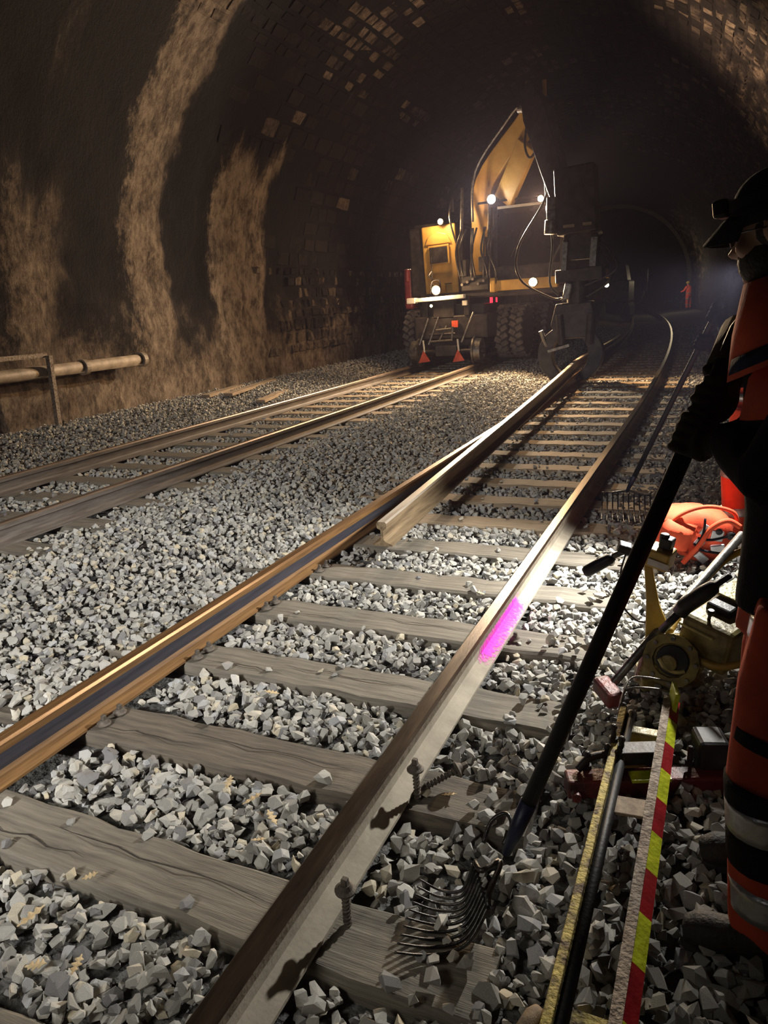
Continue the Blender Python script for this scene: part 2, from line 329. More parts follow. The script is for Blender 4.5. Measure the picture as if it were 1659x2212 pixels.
def thing(name, loc, label, cat, group=None):
    o = bpy.data.objects.new(name, None); COL.objects.link(o); o.location = loc; o.empty_display_size = .1
    return tag(o, label, cat, group)
def px(p):
    d = V(p)-CAMPOS; z = d.dot(FW)
    if z < .05: return None
    return IW/2+FPX*d.dot(RT)/z, IH/2-FPX*d.dot(UP)/z, z
# ================================================================== STRUCTURE
XL, XR, ZS = -7.0, 3.4, 2.0
XC, RV = (XL+XR)/2, (XR-XL)/2
def sm(a, b, x):
    t = min(1, max(0, (x-a)/(b-a))); return t*t*(3-2*t)
LZ = .157     # left track stands higher
def gz(x, y):
    u = x-cxs(y)
    z = -.05
    if u < -1.2: z = -.05+(.05+.125)*sm(-1.2, -2.3, u)
    if u < -2.3: z = .125-.02*sm(-2.5, -2.8, u)
    if u < -5.0: z = .105+.22*sm(-5.0, -6.6, u)
    if u > 1.1: z = -.05+.10*sm(1.1, 2.0, u)+.08*sm(2.2, 3.3, u)
    if y > 56: z += 1.15*sm(58, 74, y)*(.75+.25*math.sin(x*.9))
    if y > 36: z += .45*math.exp(-((u+1.9)/.7)**2)*sm(36, 42, y)*(1-sm(52, 56, y))*.0
    return z
# ---- ground bed
mb = MB()
ys = [-6+.25*i for i in range(108)]+[21+.8*i for i in range(44)]+[57+2.5*i for i in range(16)]
us = [XL-.2+.2*i for i in range(54)]+[XR+.2]
for y in ys:
    k = 1 if y < 55.5 else 1+(y-55.5)*.12
    for u in us:
        x = (u-XC)*k+XC+cxs(y); mb.v.append(V((x, y, gz(x, y)-.012+.012*noise.noise(V((x*6, y*6, 0))))))
nu_ = len(us)
for i in range(len(ys)-1):
    for j in range(nu_-1): mb.f.append((i*nu_+j, i*nu_+j+1, (i+1)*nu_+j+1, (i+1)*nu_+j)); mb.mi.append(0)
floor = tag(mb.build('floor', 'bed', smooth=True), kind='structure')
floor['label'] = 'dark ballast bed under the two railway tracks'
# ---- lining
def prof(s):   # returns x,z,nx,nz (inward normal) for profile length s, tunnel axis at XC
    if s < ZS: return XL, s, 1., 0.
    th = (s-ZS)/RV
    if th < math.pi:
        return XC-RV*math.cos(th), ZS+RV*math.sin(th), math.cos(th), -math.sin(th)
    return XR, ZS-(s-ZS-RV*math.pi), -1., 0.
STOT = 2*ZS+RV*math.pi
def lin(s, y, d=0.):
    x, z, nx, nz = prof(s); return V((x+nx*d+cxs(y), y, z+nz*d))
def rough(s, y):
    a = .085 if s < ZS+1.0 and y < 20 else (.05 if s < ZS+3 and y < 13 else .022)
    if s > ZS+RV*math.pi*.75: a = .04
    p = V((y*1.7, s*1.0, 0)); h = noise.noise(p)*1.0+noise.noise(p*2.7+V((5, 0, 0)))*.7+noise.noise(p*6+V((1, 8, 0)))*.45
    return a*h
def lining(name, s0, s1, ds, label):
    mb = MB(); ns = max(2, int((s1-s0)/ds)+1); sv = []
    yl = [-7+.16*i for i in range(206)]+[26+.5*i for i in range(59)]
    yl[-1] = TY
    for y in yl:
        for k in range(ns):
            s = s0+(s1-s0)*k/(ns-1); mb.v.append(lin(s, y, rough(s, y))); sv.append(s)
    for i in range(len(yl)-1):
        for j in range(ns-1): mb.f.append((i*ns+j, i*ns+j+1, (i+1)*ns+j+1, (i+1)*ns+j)); mb.mi.append(0)
    o = mb.build(name, 'lining', smooth=True)
    o.data.attributes.new('sprof', 'FLOAT', 'POINT').data.foreach_set('value', sv)
    tag(o, label, kind='structure'); return o
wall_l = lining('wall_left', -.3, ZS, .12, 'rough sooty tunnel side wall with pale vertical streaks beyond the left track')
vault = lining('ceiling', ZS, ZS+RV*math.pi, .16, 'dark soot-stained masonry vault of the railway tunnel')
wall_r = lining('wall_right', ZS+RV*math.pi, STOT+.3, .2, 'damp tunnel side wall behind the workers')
# outer shell so that the night does not leak in
# ---- masonry blocks proud of the lining
rnd = random.Random(11)
blocks = []
def course(s0, h, y0, y1, lmin, lmax, tanp, jit=.022, big=.018):
    y = y0-rnd.random()*lmax
    while y < y1:
        l = rnd.uniform(lmin, lmax); g = .018
        if rnd.random() < .93*sm(y0-.6, y0+2.0, y+rnd.uniform(-.5, .5)):
            blocks.append((s0+g/2, s0+h-g/2, y+g/2, y+l-g/2, rnd.uniform(.004, big), (rnd.uniform(.3, .8) if rnd.random() < tanp(s0, y) else rnd.uniform(0, .2)), jit))
        y += l
def tp(s, y):
    th = (s-ZS)/RV
    c = sm(-.05, .45, noise.noise(V((y*.42, s*.5, 3.3)))+.45*noise.noise(V((y*1.3, s*1.3, 9))))
    if s > 2.6: return c*(.16 if th < .8 else .62)
    if s < 2.6: return .34
    if th < .8: return .05
    if th < 1.75: return .34 if y > 11 else .16
    return .26
s = .75
while s < 2.55:
    h = rnd.uniform(.16, .30); course(s, h, 13.2, 24, .12, .34, tp, .025, .05); s += h
while s < ZS+RV*math.pi*.93:
    th = (s-ZS)/RV
    h = rnd.uniform(.29, .38) if th < .8 else rnd.uniform(.20, .27)
    y0 = 13.3 if th < .45 else (11.0 if th < .8 else 8.5)
    course(s, h, y0, 30 if th < 1.6 else 34, *((.38, .68) if th < .8 else (.24, .42)), tp); s += h
def block_geo(b):
    s0, s1, y0, y1, h, tone, j = b; r = rnd.uniform
    def P(s, y, d): return lin(s, y, rough(s, y)+d)
    base = [P(s0+r(-j, j), y0+r(-j, j), -.03), P(s0+r(-j, j), y1+r(-j, j), -.03), P(s1+r(-j, j), y1+r(-j, j), -.03), P(s1+r(-j, j), y0+r(-j, j), -.03)]
    i = .02
    e = .03
    top = [P(s0+i+r(0, e), y0+i+r(0, e), h+r(-.008, .008)), P(s0+i+r(0, e), y1-i-r(0, e), h+r(-.008, .008)), P(s1-i-r(0, e), y1-i-r(0, e), h+r(-.008, .008)), P(s1-i-r(0, e), y0+i+r(0, e), h+r(-.008, .008))]
    sv = [s0, s0, s1, s1]*2
    return base+top, [(4, 5, 6, 7), (0, 1, 5, 4), (1, 2, 6, 5), (2, 3, 7, 6), (3, 0, 4, 7)], sv, [tone]*8
scored = []
for b in blocks:
    c = lin((b[0]+b[1])/2, (b[2]+b[3])/2); q = px(c); sc = 0
    if q and 0 < q[0] < IW and 0 < q[1] < 850: sc = (b[1]-b[0])*(b[3]-b[2])/q[2]**2*(1.6 if b[5] > .3 else 1)
    scored.append((sc, b))
scored.sort(key=lambda t: -t[0])
def host(b): return wall_l if b[0] < ZS else vault
def blk_obj(mb, sv, tn, name, par):
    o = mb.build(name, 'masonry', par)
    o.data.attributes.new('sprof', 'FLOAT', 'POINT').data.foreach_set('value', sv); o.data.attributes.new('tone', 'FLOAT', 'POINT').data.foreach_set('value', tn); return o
rest = {}
cnt = {}
for i, (sc, b) in enumerate(scored):
    v, f, sv, tn = block_geo(b); hst = host(b); n_ = cnt.get(hst.name, 0)
    if sc > 0 and n_ < (295 if hst is vault else 200):
        cnt[hst.name] = n_+1; blk_obj(MB().add(v, f), sv, tn, 'stone_block', hst)
    else:
        r_ = rest.setdefault(hst.name, (MB(), [], [], hst)); r_[0].add(v, f); r_[1].extend(sv); r_[2].extend(tn)
for r_ in rest.values():
    o = blk_obj(r_[0], r_[1], r_[2], 'stone_blocks', r_[3]); o['kind'] = 'stuff'
# tunnel mouth ring
mb = MB()
ring = [lin(STOT*k/60, TY, -.02) for k in range(61)]; ring2 = [lin(STOT*k/60, TY, .22) for k in range(61)]
mb.v = ring+ring2+[p+V((0, .6, 0)) for p in ring2]+[p+V((0, .6, 0)) for p in ring]
for k in range(60):
    for a, b in ((0, 61), (61, 122), (122, 183)): mb.f.append((a+k, a+k+1, b+k+1, b+k)); mb.mi.append(0)
tag(mb.build('trim_1', 'sleeper_d', solid=.02), 'dark stone ring around the far tunnel mouth', kind='structure')

# ================================================================== RAILS
RP = [(-.07, 0), (-.07, .012), (-.022, .03), (-.009, .046), (-.009, .112), (-.034, .126), (-.036, .158), (-.027, .17), (.027, .17), (.036, .158), (.034, .126), (.009, .112), (.009, .046), (.022, .03), (.07, .012), (.07, 0)]
RPM = [2, 2, 2, 3, 1, 1, 0, 0, 0, 1, 1, 3, 2, 2, 2, 2]   # material of the strip after point i: top, head side, foot, web
def rail(name, xoff, zoff, y0, y1, mats, label, path=None, group=None):
    mb = MB(); n = len(RP)
    if path is None:
        yl = [y0+(y1-y0)*i/90 for i in range(91)]; pts = [V((xoff+cxs(y), y, zoff)) for y in yl]
    else: pts = path
    for i, p in enumerate(pts):
        d = (pts[min(i+1, len(pts)-1)]-pts[max(i-1, 0)]).normalized(); u = V((d.y, -d.x, 0)).normalized(); v = u.cross(d)
        for a, b in RP: mb.v.append(p+u*a+v*b)
    for i in range(len(pts)-1):
        for j in range(n): mb.f.append((i*n+j, i*n+(j+1) % n, (i+1)*n+(j+1) % n, (i+1)*n+j)); mb.mi.append(RPM[j])
    mb.f.append(tuple(range(n))[::-1]); mb.mi.append(1); k = (len(pts)-1)*n; mb.f.append(tuple(range(k, k+n))); mb.mi.append(1)
    o = mb.build(name, mats); return tag(o, label, 'rail', group)
rail_r = rail('rail', .75, 0, -1.5, 75, ['rail_top_dark', 'rail_side', 'rail_dust', 'rail_dust'], 'dusty rail with a fluorescent pink paint mark beside the fork')
rail_l = rail('rail', -.75, 0, -1.5, 75, ['rust_rail_top', 'rust_rail', 'rust_rail', 'blue_web'], 'fresh rusty rail with a blue-grey web in the near track')
rail('rail', -3.82+.75, LZ, -1.5, 75, ['grey_rail_top', 'grey_rail', 'grey_rail', 'grey_rail'], 'dull grey rail of the far track, next to the ballast slope')
rail('rail', -3.82-.75, LZ, -1.5, 75, ['grey_rail_top', 'grey_rail', 'grey_rail', 'grey_rail'], 'dull brown rail of the far track, on the tunnel wall side')
# lifted rail held by the grab
pl = []
for i in range(40):
    t = i/39; y = 4.16+(24-4.16)*t
    q_ = min(1, (y-4.16)/10.3); pl.append(V((-.26-.50*q_+cxs(y), y, .145+.125*q_-.09*sm(15, 23, y))))
lifted = rail('rail', 0, 0, 0, 0, ['rail_top_shine', 'brown_rail', 'brown_rail', 'brown_rail'], 'loose shiny brown rail lifted by the grab, its cut end over the sleepers', path=pl)
# pink mark (web, foot slope)
mb = MB(); edge = []
prs = [(.0368, .150), (.0362, .127), (.0112, .111), (.0105, .047), (.0235, .032), (.0705, .0135)]; ny = 24
ew = [-.5, -.35, .1, .42, .42, .12]
for i in range(ny+1):
    y = 2.88+1.02*i/ny; e = min(1, min(i, ny-i)/5)
    for (a, b), q in zip(prs, ew): mb.v.append(V((.75+a+.0008, y, b+.001))); edge.append(q*e-(1-e)*.4)
for i in range(ny):
    for j in range(5): mb.f.append((i*6+j, i*6+j+1, (i+1)*6+j+1, (i+1)*6+j)); mb.mi.append(0)
pm = mb.build('paint_mark', 'pink', rail_r); pm.data.attributes.new('edge', 'FLOAT', 'POINT').data.foreach_set('value', edge); pm['label'] = 'fluorescent pink spray mark on the rail web'

# ================================================================== SLEEPERS
sleep_near = []
rs = random.Random(3)
def sleeper_mesh(seed, L=2.56, wd=.25, h=.15):
    r = random.Random(seed); mb = MB(); n = 22
    for i in range(n+1):
        x = -L/2+L*i/n; w0 = wd/2+.006*math.sin(i*1.7+seed); dz = .004*math.sin(i*2.3+seed*2)
        for a, b in ((-w0, -h), (w0, -h), (w0, -.012+dz), (w0-.014, dz), (-w0+.014, dz), (-w0, -.012+dz)): mb.v.append(V((x, a, b)))
    for i in range(n):
        for j in range(6): mb.f.append((i*6+j, i*6+(j+1) % 6, (i+1)*6+(j+1) % 6, (i+1)*6+j)); mb.mi.append(0)
    mb.f.append(tuple(range(6))[::-1]); mb.f.append(tuple(range(n*6, n*6+6))); mb.mi += [0, 0]
    return mb
YS0, SP = 1.411, .648
_o = ['first', 'second', 'third', 'fourth', 'fifth', 'sixth', 'seventh', 'eighth', 'ninth', 'tenth', 'eleventh', 'twelfth', 'thirteenth', 'fourteenth', 'fifteenth', 'sixteenth', 'seventeenth', 'eighteenth', 'nineteenth']
def ordw(n):
    if n < 20: return _o[n-1]
    t, r = divmod(n, 10); return (('twenty', 'thirty', 'forty', 'fifty', 'sixty')[t-2]+'-'+_o[r-1]) if r else ('twentieth', 'thirtieth', 'fortieth', 'fiftieth', 'sixtieth')[t-2]
def split(o, x0, x1, y, seed):
    r = random.Random(seed); mb = MB(); k = 9; w_ = .0035
    pts = [V((x0+(x1-x0)*i/k, y+r.uniform(-.012, .012), .0052)) for i in range(k+1)]
    for i, p in enumerate(pts):
        q = w_*math.sin(math.pi*(i+.3)/(k+.6)); mb.v += [p+V((0, -q, 0)), p+V((0, q, 0))]
    for i in range(k): mb.f.append((2*i, 2*i+1, 2*i+3, 2*i+2)); mb.mi.append(0)
    for v_ in mb.v: v_ += o.location
    mb.build('split', 'crack', o)
lbls = {0: 'weathered oak sleeper with two stones on it under the standing screw', 1: 'dark oak sleeper with a long split beside the lying screw', 2: 'grey oak sleeper right of the rusty rail next behind the split one', 3: 'grey oak sleeper under the pink paint mark', 4: 'oak sleeper partly shadowed by the end of the lifted rail'}
for k in range(-2, 62):
    y = YS0+SP*k
    if y > 40: break
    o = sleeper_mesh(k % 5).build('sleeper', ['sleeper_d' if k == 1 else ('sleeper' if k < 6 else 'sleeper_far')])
    dx = rs.uniform(-.04, .04); o.location = (cxs(y)+dx, y, 0); o.rotation_euler = (0, 0, (-cxs(y+.5)+cxs(y-.5))*-1+rs.uniform(-.012, .012))
    tag(o, lbls.get(k, ordw(k-4)+' oak sleeper beyond the cut end of the lifted rail' if k > 4 else 'oak sleeper under the near track before the standing screw'), 'sleeper', 'sleepers of the near track')
    sleep_near.append(y)
    if k in (0, 1, 2, 3): split(o, -.35+.1*k, .62, .02, k+20); split(o, -.6, -.1, -.05, k+40)
sleep_far = []
for k in range(0, 46):
    y = 2.2+.63*k
    if y > 26: break
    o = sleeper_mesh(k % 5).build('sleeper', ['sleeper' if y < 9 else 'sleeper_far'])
    o.location = (-3.82+cxs(y)+rs.uniform(-.04, .04), y, LZ); o.rotation_euler = (0, 0, rs.uniform(-.01, .01))
    tag(o, ordw(21-k)+' oak sleeper of the far track in front of the excavator wheels' if y < 15.3 else ordw(k-20)+' oak sleeper of the far track underneath and behind the excavator wheels', 'sleeper', 'sleepers of the far track')
    sleep_far.append(y)

# ================================================================== BALLAST
def stone_mesh(i):
    r = random.Random(100+i); bm = bmesh.new()
    e = (1, r.uniform(.62, .95), r.uniform(.42, .75))
    for _ in range(13):
        v = V((r.gauss(0, 1), r.gauss(0, 1), r.gauss(0, 1))).normalized()*r.uniform(.8, 1.05); bm.verts.new((v.x*e[0]*.5, v.y*e[1]*.5, v.z*e[2]*.5))
    res = bmesh.ops.convex_hull(bm, input=bm.verts)
    bmesh.ops.delete(bm, geom=[g for g in set(res['geom_interior']+res['geom_unused']) if isinstance(g, bmesh.types.BMVert)], context='VERTS')
    me = bpy.data.meshes.new('ballast_stone'); bm.to_mesh(me); bm.free(); me.materials.append(M['stone']); return me
NV = 14
svar = [stone_mesh(i) for i in range(NV)]
stone_col = bpy.data.collections.new('stone_shapes')
for me in svar: stone_col.objects.link(bpy.data.objects.new('stone_shape', me))
rng = np.random.default_rng(5)
def cand(x0, x1, y0, y1, dens):
    n = int((x1-x0)*(y1-y0)*dens); return np.stack([rng.uniform(x0, x1, n), rng.uniform(y0, y1, n)], 1)
P_ = np.concatenate([cand(-2.6, 3.3, .3, 5.5, 1150), cand(-7, -2.6, 3.0, 8, 640), cand(-2.6, 3.3, 5.5, 12, 760), cand(-7, -2.6, 8, 15.5, 560), cand(-7, 3.3, 15.5, 22, 300), cand(-2.6, 3.3, 12, 15.5, 480), cand(-5.5, 3, 22, 34, 150)])
YN = np.array(sleep_near); YF = np.array(sleep_far)
X, Y = P_[:, 0], P_[:, 1]; U = X-np.array([cxs(y) for y in Y])
zz = np.array([gz(x, y) for x, y in P_])
big = rng.random(len(X))
size = .034+.036*big**1.6
near = (Y < 2.6); size = np.where(near & (rng.random(len(X)) < .3), size*1.22, size)
keep = np.ones(len(X), bool)
def near_rail(c, hw): return np.abs(U-c) < hw
for c in (.75, -.75, -3.07, -4.57): keep &= ~near_rail(c, .085)
# cut end bay: open pocket below the lifted end
keep &= ~((np.abs(U+.33) < .16) & (np.abs(Y-4.33) < .15) & (rng.random(len(X)) < .6))
dn = np.min(np.abs(Y[:, None]-YN[None]), 1); df = np.min(np.abs(Y[:, None]-YF[None]), 1)
onS = (np.abs(U) < 1.02) & (dn < .155)
onSf = (np.abs(U+3.82) < 1.02) & (df < .15)
stray = rng.random(len(X)) < .012
keep &= ~((onS | onSf) & ~stray)
# sleeper ends sticking out of the ballast
onE = (np.abs(U) >= 1.02) & (np.abs(U) < 1.27) & (dn < .15); keep &= ~(onE & (rng.random(len(X)) < np.where(U > 0, .82, .35)))
# thin the layer right against the rail inside
keep &= ~((np.abs(np.abs(U)-.64) < .05) & (rng.random(len(X)) < .5))
# hidden far corners
zlay = rng.random(len(X))**1.5*.045
Z = zz+zlay+size*.1
fk_ = (X > 1.0) & (X < 1.27) & (Y > 1.33) & (Y < 1.75); Z = np.where(fk_, Z-.035, Z)
on_any = (onS | onSf) & stray; Z = np.where(on_any, np.where(U < -2.4, LZ, 0)+size*.22, Z)
onE2 = onE & keep; Z = np.where(onE2, np.maximum(Z, .01+size*.25), Z)
keep &= (X < XR-.15+np.array([cxs(y) for y in Y])) & (X > XL+.12+np.array([cxs(y) for y in Y]))
idx = np.where(keep)[0]
X, Y, Z, size, on_any = X[idx], Y[idx], Z[idx], size[idx], on_any[idx]
rot = rng.uniform(-math.pi, math.pi, (len(X), 3)); flat = rng.random(len(X)) < .6; rot[flat, :2] *= .16
rot[on_any, :2] *= .1
kind_i = rng.integers(0, NV, len(X))
Pn = np.stack([X, Y, Z], 1); dv = Pn-np.array(CAMPOS)
zc = dv @ np.array(FW); ux = IW/2+FPX*(dv @ np.array(RT))/zc; uy = IH/2-FPX*(dv @ np.array(UP))/zc
inview = (zc > .2) & (ux > 10) & (ux < IW-10) & (uy > 900) & (uy < IH-10)
score = np.where(inview, size*np.where(zlay[idx] > .012, 1, .5)/zc, 0)
order = np.argsort(-score); single = order[:300]; mask = np.ones(len(X), bool); mask[single] = False
for i in single:
    o = bpy.data.objects.new('ballast_stone', svar[kind_i[i]]); COL.objects.link(o)
    o.location = Pn[i]; o.rotation_euler = rot[i]; o.scale = (size[i]*1.15,)*3
    x_, y_ = X[i], Y[i]
    if abs(x_) < .75:
        kb = int(math.floor((y_-YS0)/SP)); bay = {-2: 'bay before the sleeper with the standing screw', -1: 'bay before the sleeper with the standing screw', 0: 'bay in front of the long-split sleeper', 1: 'bay behind the long-split sleeper'}.get(kb, 'bays towards the lifted rail end')
        lb = ('pale' if size[i] > .06 else 'small')+' broken ballast stone in the '+bay
    elif x_ < 0: lb = 'broken grey ballast stone left of the rusty rail'
    elif x_ < 1.05: lb = 'broken grey ballast stone along the foot of the dusty rail'
    elif x_ < 1.44: lb = ('broken grey ballast stone around the fork tines' if y_ < 1.75 else 'broken grey ballast stone between fork shaft and dusty rail')
    elif x_ < 1.64: lb = 'broken grey ballast stone between the bars of the striped frame'
    else: lb = 'broken grey ballast stone between the striped frame and the boots'
    tag(o, lb, 'stone', 'nearest ballast stones')
me = bpy.data.meshes.new('ballast'); me.from_pydata([tuple(p) for p in Pn[mask]], [], [])
def att(n, t, a): me.attributes.new(n, t, 'POINT').data.foreach_set('vector' if t == 'FLOAT_VECTOR' else 'value', np.ascontiguousarray(a).ravel())
att('rot', 'FLOAT_VECTOR', rot[mask].astype(np.float32)); att('scl', 'FLOAT', (size[mask]*1.15).astype(np.float32)); att('idx', 'INT', kind_i[mask].astype(np.int32))
bal = bpy.data.objects.new('ballast', me); COL.objects.link(bal); tag(bal, 'loose grey crushed-rock ballast covering the track bed', 'ballast', kind='stuff')
me.materials.append(M['stone'])
ng = bpy.data.node_groups.new('scatter', 'GeometryNodeTree')
ng.interface.new_socket('Geometry', in_out='INPUT', socket_type='NodeSocketGeometry'); ng.interface.new_socket('Geometry', in_out='OUTPUT', socket_type='NodeSocketGeometry')
gi = ng.nodes.new('NodeGroupInput'); go = ng.nodes.new('NodeGroupOutput')
ci = ng.nodes.new('GeometryNodeCollectionInfo'); ci.inputs['Collection'].default_value = stone_col; ci.inputs['Separate Children'].default_value = True; ci.inputs['Reset Children'].default_value = True
ip = ng.nodes.new('GeometryNodeInstanceOnPoints'); ip.inputs['Pick Instance'].default_value = True
def na(n, t): q = ng.nodes.new('GeometryNodeInputNamedAttribute'); q.data_type = t; q.inputs['Name'].default_value = n; return [s for s in q.outputs if s.enabled and s.name == 'Attribute'][0]
LK = ng.links.new
LK(gi.outputs[0], ip.inputs['Points']); LK(ci.outputs[0], ip.inputs['Instance']); LK(na('idx', 'INT'), ip.inputs['Instance Index']); LK(na('rot', 'FLOAT_VECTOR'), ip.inputs['Rotation']); LK(na('scl', 'FLOAT'), ip.inputs['Scale']); LK(ip.outputs[0], go.inputs[0])
md = bal.modifiers.new('scatter', 'NODES'); md.node_group = ng
# ================================================================== EXCAVATOR on the far track
def ring_teeth(mb, c, axis, r, wdt, n, h, mi=0):
    u, v, d = frame_of(axis)
    for i in range(n):
        for side in (-1, 1):
            a = 2*math.pi*(i+(.5 if side > 0 else 0))/n; ra = u*math.cos(a)+v*math.sin(a); ta = d.cross(ra)
            p = V(c)+ra*r+d*side*wdt*.25
            R = Matrix((ta*1, d, ra)).transposed()
            mb.box(p, (2*math.pi*r/n*.62, wdt*.50, h), R @ Euler((0, 0, side*.5)).to_matrix(), mi)
EX = thing('excavator', (-3.4, 17.6, .2), 'yellow road-rail excavator with glaring work lamps standing on the far track', 'excavator')
def eb(name, mb, mats, par=EX, **k): return mb.build(name, mats, par, **k)
# chassis
c = eb('chassis', MB().box((-3.75, 17.9, 1.12), (1.7, 4.6, .5)).box((-3.75, 15.95, 1.35), (1.5, .5, .5)).cyl((-3.6, 17.9, 1.3), (-3.6, 17.9, 1.75), .75, n=28), 'exc_dark', bevel=.03)
# tyres: twin front pair both sides, rear pair
for xx, nm in ((-5.05, 1), (-4.72, 1), (-2.82, 1), (-2.48, 1)):
    for yy in (16.9, 19.4):
        t = eb('tyre', MB().lathe((xx-.15, yy, .93), (1, 0, 0), [(0, .34), (.0, .52), (.035, .57), (.265, .57), (.30, .52), (.30, .34)], 36), 'rubber', smooth=False)
        tb = MB(); ring_teeth(tb, (xx, yy, .93), (1, 0, 0), .575, .29, 22, .05); eb('tread', tb, 'rubber_tread', t)
        eb('wheel_rim', MB().lathe((xx-.10, yy, .93), (1, 0, 0), [(0, .10), (0, .33), (.20, .33), (.20, .10)], 24), 'exc_dark', t)
# rail wheels and guide frame
for yy in (15.55, 20.7):
    for xx, sg in ((-4.57, -1), (-3.07, 1)):
        w_ = eb('rail_wheel', MB().lathe((xx-.07 if sg > 0 else xx+.07, yy, .33+.27), (sg, 0, 0), [(-.05, .08), (-.05, .31), (-.02, .31), (0, .27), (.13, .262), (.13, .19), (.10, .18), (.10, .08)], 36), 'steel')
        eb('hub', MB().cyl((xx, yy, .6), (xx+sg*.11, yy, .6), .07, n=16), 'exc_dark', w_)
    eb('rail_axle', MB().cyl((-4.5, yy, .6), (-3.1, yy, .6), .055).box((-3.82, yy, .62), (.5, .22, .22)), 'exc_dark', bevel=.015)
ax = eb('guide_frame', MB().bar((-4.32, 15.7, .62), (-4.10, 16.2, 1.25), .09, .12).bar((-3.32, 15.7, .62), (-3.5, 16.2, 1.25), .09, .12).box((-3.82, 15.8, .78), (1.1, .14, .12)).cyl((-4.25, 15.62, .98), (-3.4, 15.62, .98), .03).cyl((-3.82, 15.45, .6), (-3.82, 15.9, .6), .09), 'exc_dark')
for a, b in (((-4.40, 15.35, .78), (-4.22, 15.5, 1.34)), ((-4.18, 15.35, .78), (-3.98, 15.5, 1.36)), ((-3.94, 15.36, .84), (-3.80, 15.5, 1.16)), ((-3.42, 15.35, .80), (-3.16, 15.45, 1.42)), ((-4.15, 15.36, .84), (-3.62, 15.36, .86)), ((-4.02, 15.42, 1.08), (-3.66, 15.42, 1.10)), ((-3.64, 15.36, .86), (-3.62, 15.4, 1.14))):
    eb('guard_bar', MB().cyl(a, b, .022, n=8), 'steel')
for x0, s_ in ((-4.27, 1), (-3.47, 1)):
    st = eb('marker_stalk', MB().cyl((x0, 15.3, .62), (x0-.02, 15.3, .88), .02, n=8), 'white')
    eb('marker_triangle', MB().prism([V((x0-.02, 15.28, .66)), V((x0-.13*1.1, 15.28, .33+.06)), V((x0+.13, 15.28, .42))], (0, 0, 0), (0, .02, 0)), 'red_marker', st)
# bumper beam and bracket
eb('bumper', MB().box((-4.0, 15.5, 1.745), (1.28, .16, .085), (0, -.02, 0)).box((-4.58, 15.5, 1.73), (.2, .2, .12)), 'white', bevel=.012)
eb('bumper_bracket', MB().box((-3.9, 15.7, 1.5), (.5, .2, .4)).box((-3.35, 15.62, 1.56), (.12, .12, .42)).box((-4.35, 15.7, 1.45), (.14, .12, .5)), 'exc_dark', bevel=.02)
eb('junction_box', MB().box((-3.36, 15.5, 1.62), (.1, .08, .1)), 'white')
eb('red_reflector', MB().box((-3.62, 15.55, 1.19), (.14, .04, .14)), 'red_marker')
eb('red_panel', MB().box((-5.02, 16.6, 2.0), (.2, .5, .9)).box((-5.02, 16.4, 2.3), (.12, .2, .3)), 'exc_red', bevel=.05)
# upper structure
eb('engine_housing', MB().box((-4.35, 17.9, 2.55), (1.15, 3.2, 1.5)).box((-4.35, 17.9, 3.33), (1.0, 3.0, .1)).box((-3.1, 18.9, 2.4), (3.3, 1.6, 1.3)).box((-2.9, 17.6, 1.78), (3.5, 3.0, .16)), 'exc_dark', bevel=.06)
hp = eb('front_panel', MB().box((-4.16, 16.27, 2.56), (.80, .06, 1.50), (.0, -.035, 0)), 'exc_yellow', bevel=.03)
eb('panel_hood', MB().prism([V((-4.50, 16.2, 2.90)), V((-3.86, 16.2, 2.92)), V((-3.98, 16.2, 3.12)), V((-4.20, 16.2, 3.18)), V((-4.42, 16.2, 3.08))], (0, 0, 0), (0, .06, 0)), 'exc_yellow', hp, bevel=.02)
eb('grille', MB().box((-4.16, 16.19, 2.68), (.50, .05, .42), (0, -.035, 0)), 'exc_yellow', hp, bevel=.015)
eb('grille_opening', MB().box((-4.16, 16.16, 2.68), (.42, .03, .34), (0, -.035, 0)), 'exc_dark', hp)
eb('panel_handle', MB().box((-3.98, 16.22, 2.06), (.16, .03, .02)), 'exc_dark', hp)
eb('platform_edge', MB().box((-2.15, 16.05, 1.93), (1.35, .2, .22)).box((-2.86, 16.0, 1.95), (.12, .24, .3)), 'exc_yellow', bevel=.02)
# cab
cabv = MB()
for xx in (-2.86, -1.42):
    cabv.bar((xx, 16.15, 2.05), (xx, 16.25, 3.55), .08, .10).bar((xx, 17.9, 2.05), (xx, 17.9, 3.55), .08, .1)
cabv.box((-2.14, 17.0, 3.60), (1.58, 1.95, .12)).box((-2.14, 17.0, 2.0), (1.55, 1.85, .12)).box((-2.14, 16.16, 2.18), (1.4, .06, .3)).bar((-2.86, 16.2, 2.9), (-2.86, 17.9, 2.9), .05, .06)
cab = eb('cab', cabv, 'exc_dark', bevel=.02)
eb('windscreen', MB().box((-2.14, 16.2, 2.88), (1.38, .02, 1.22), (-.065, 0, 0)), 'glass', cab)
for xx in (-2.87, -1.41): eb('side_window', MB().box((xx, 17.05, 2.85), (.015, 1.6, 1.2)), 'glass', cab)
eb('seat', MB().box((-2.1, 17.3, 2.4), (.5, .5, .14)).box((-2.1, 17.55, 2.75), (.46, .14, .6)), 'cloth_black', cab, bevel=.04)
eb('sun_visor', MB().box((-2.15, 16.05, 3.50), (1.15, .28, .05), (.12, 0, -.0)), 'white', cab)
eb('wiper', MB().bar((-2.5, 16.12, 2.5), (-2.2, 16.1, 3.1), .02, .02), 'exc_dark', cab)
eb('dash_papers', MB().box((-2.25, 16.6, 2.42), (.12, .03, .14)).box((-2.03, 16.6, 2.42), (.09, .03, .12)), 'white', cab)
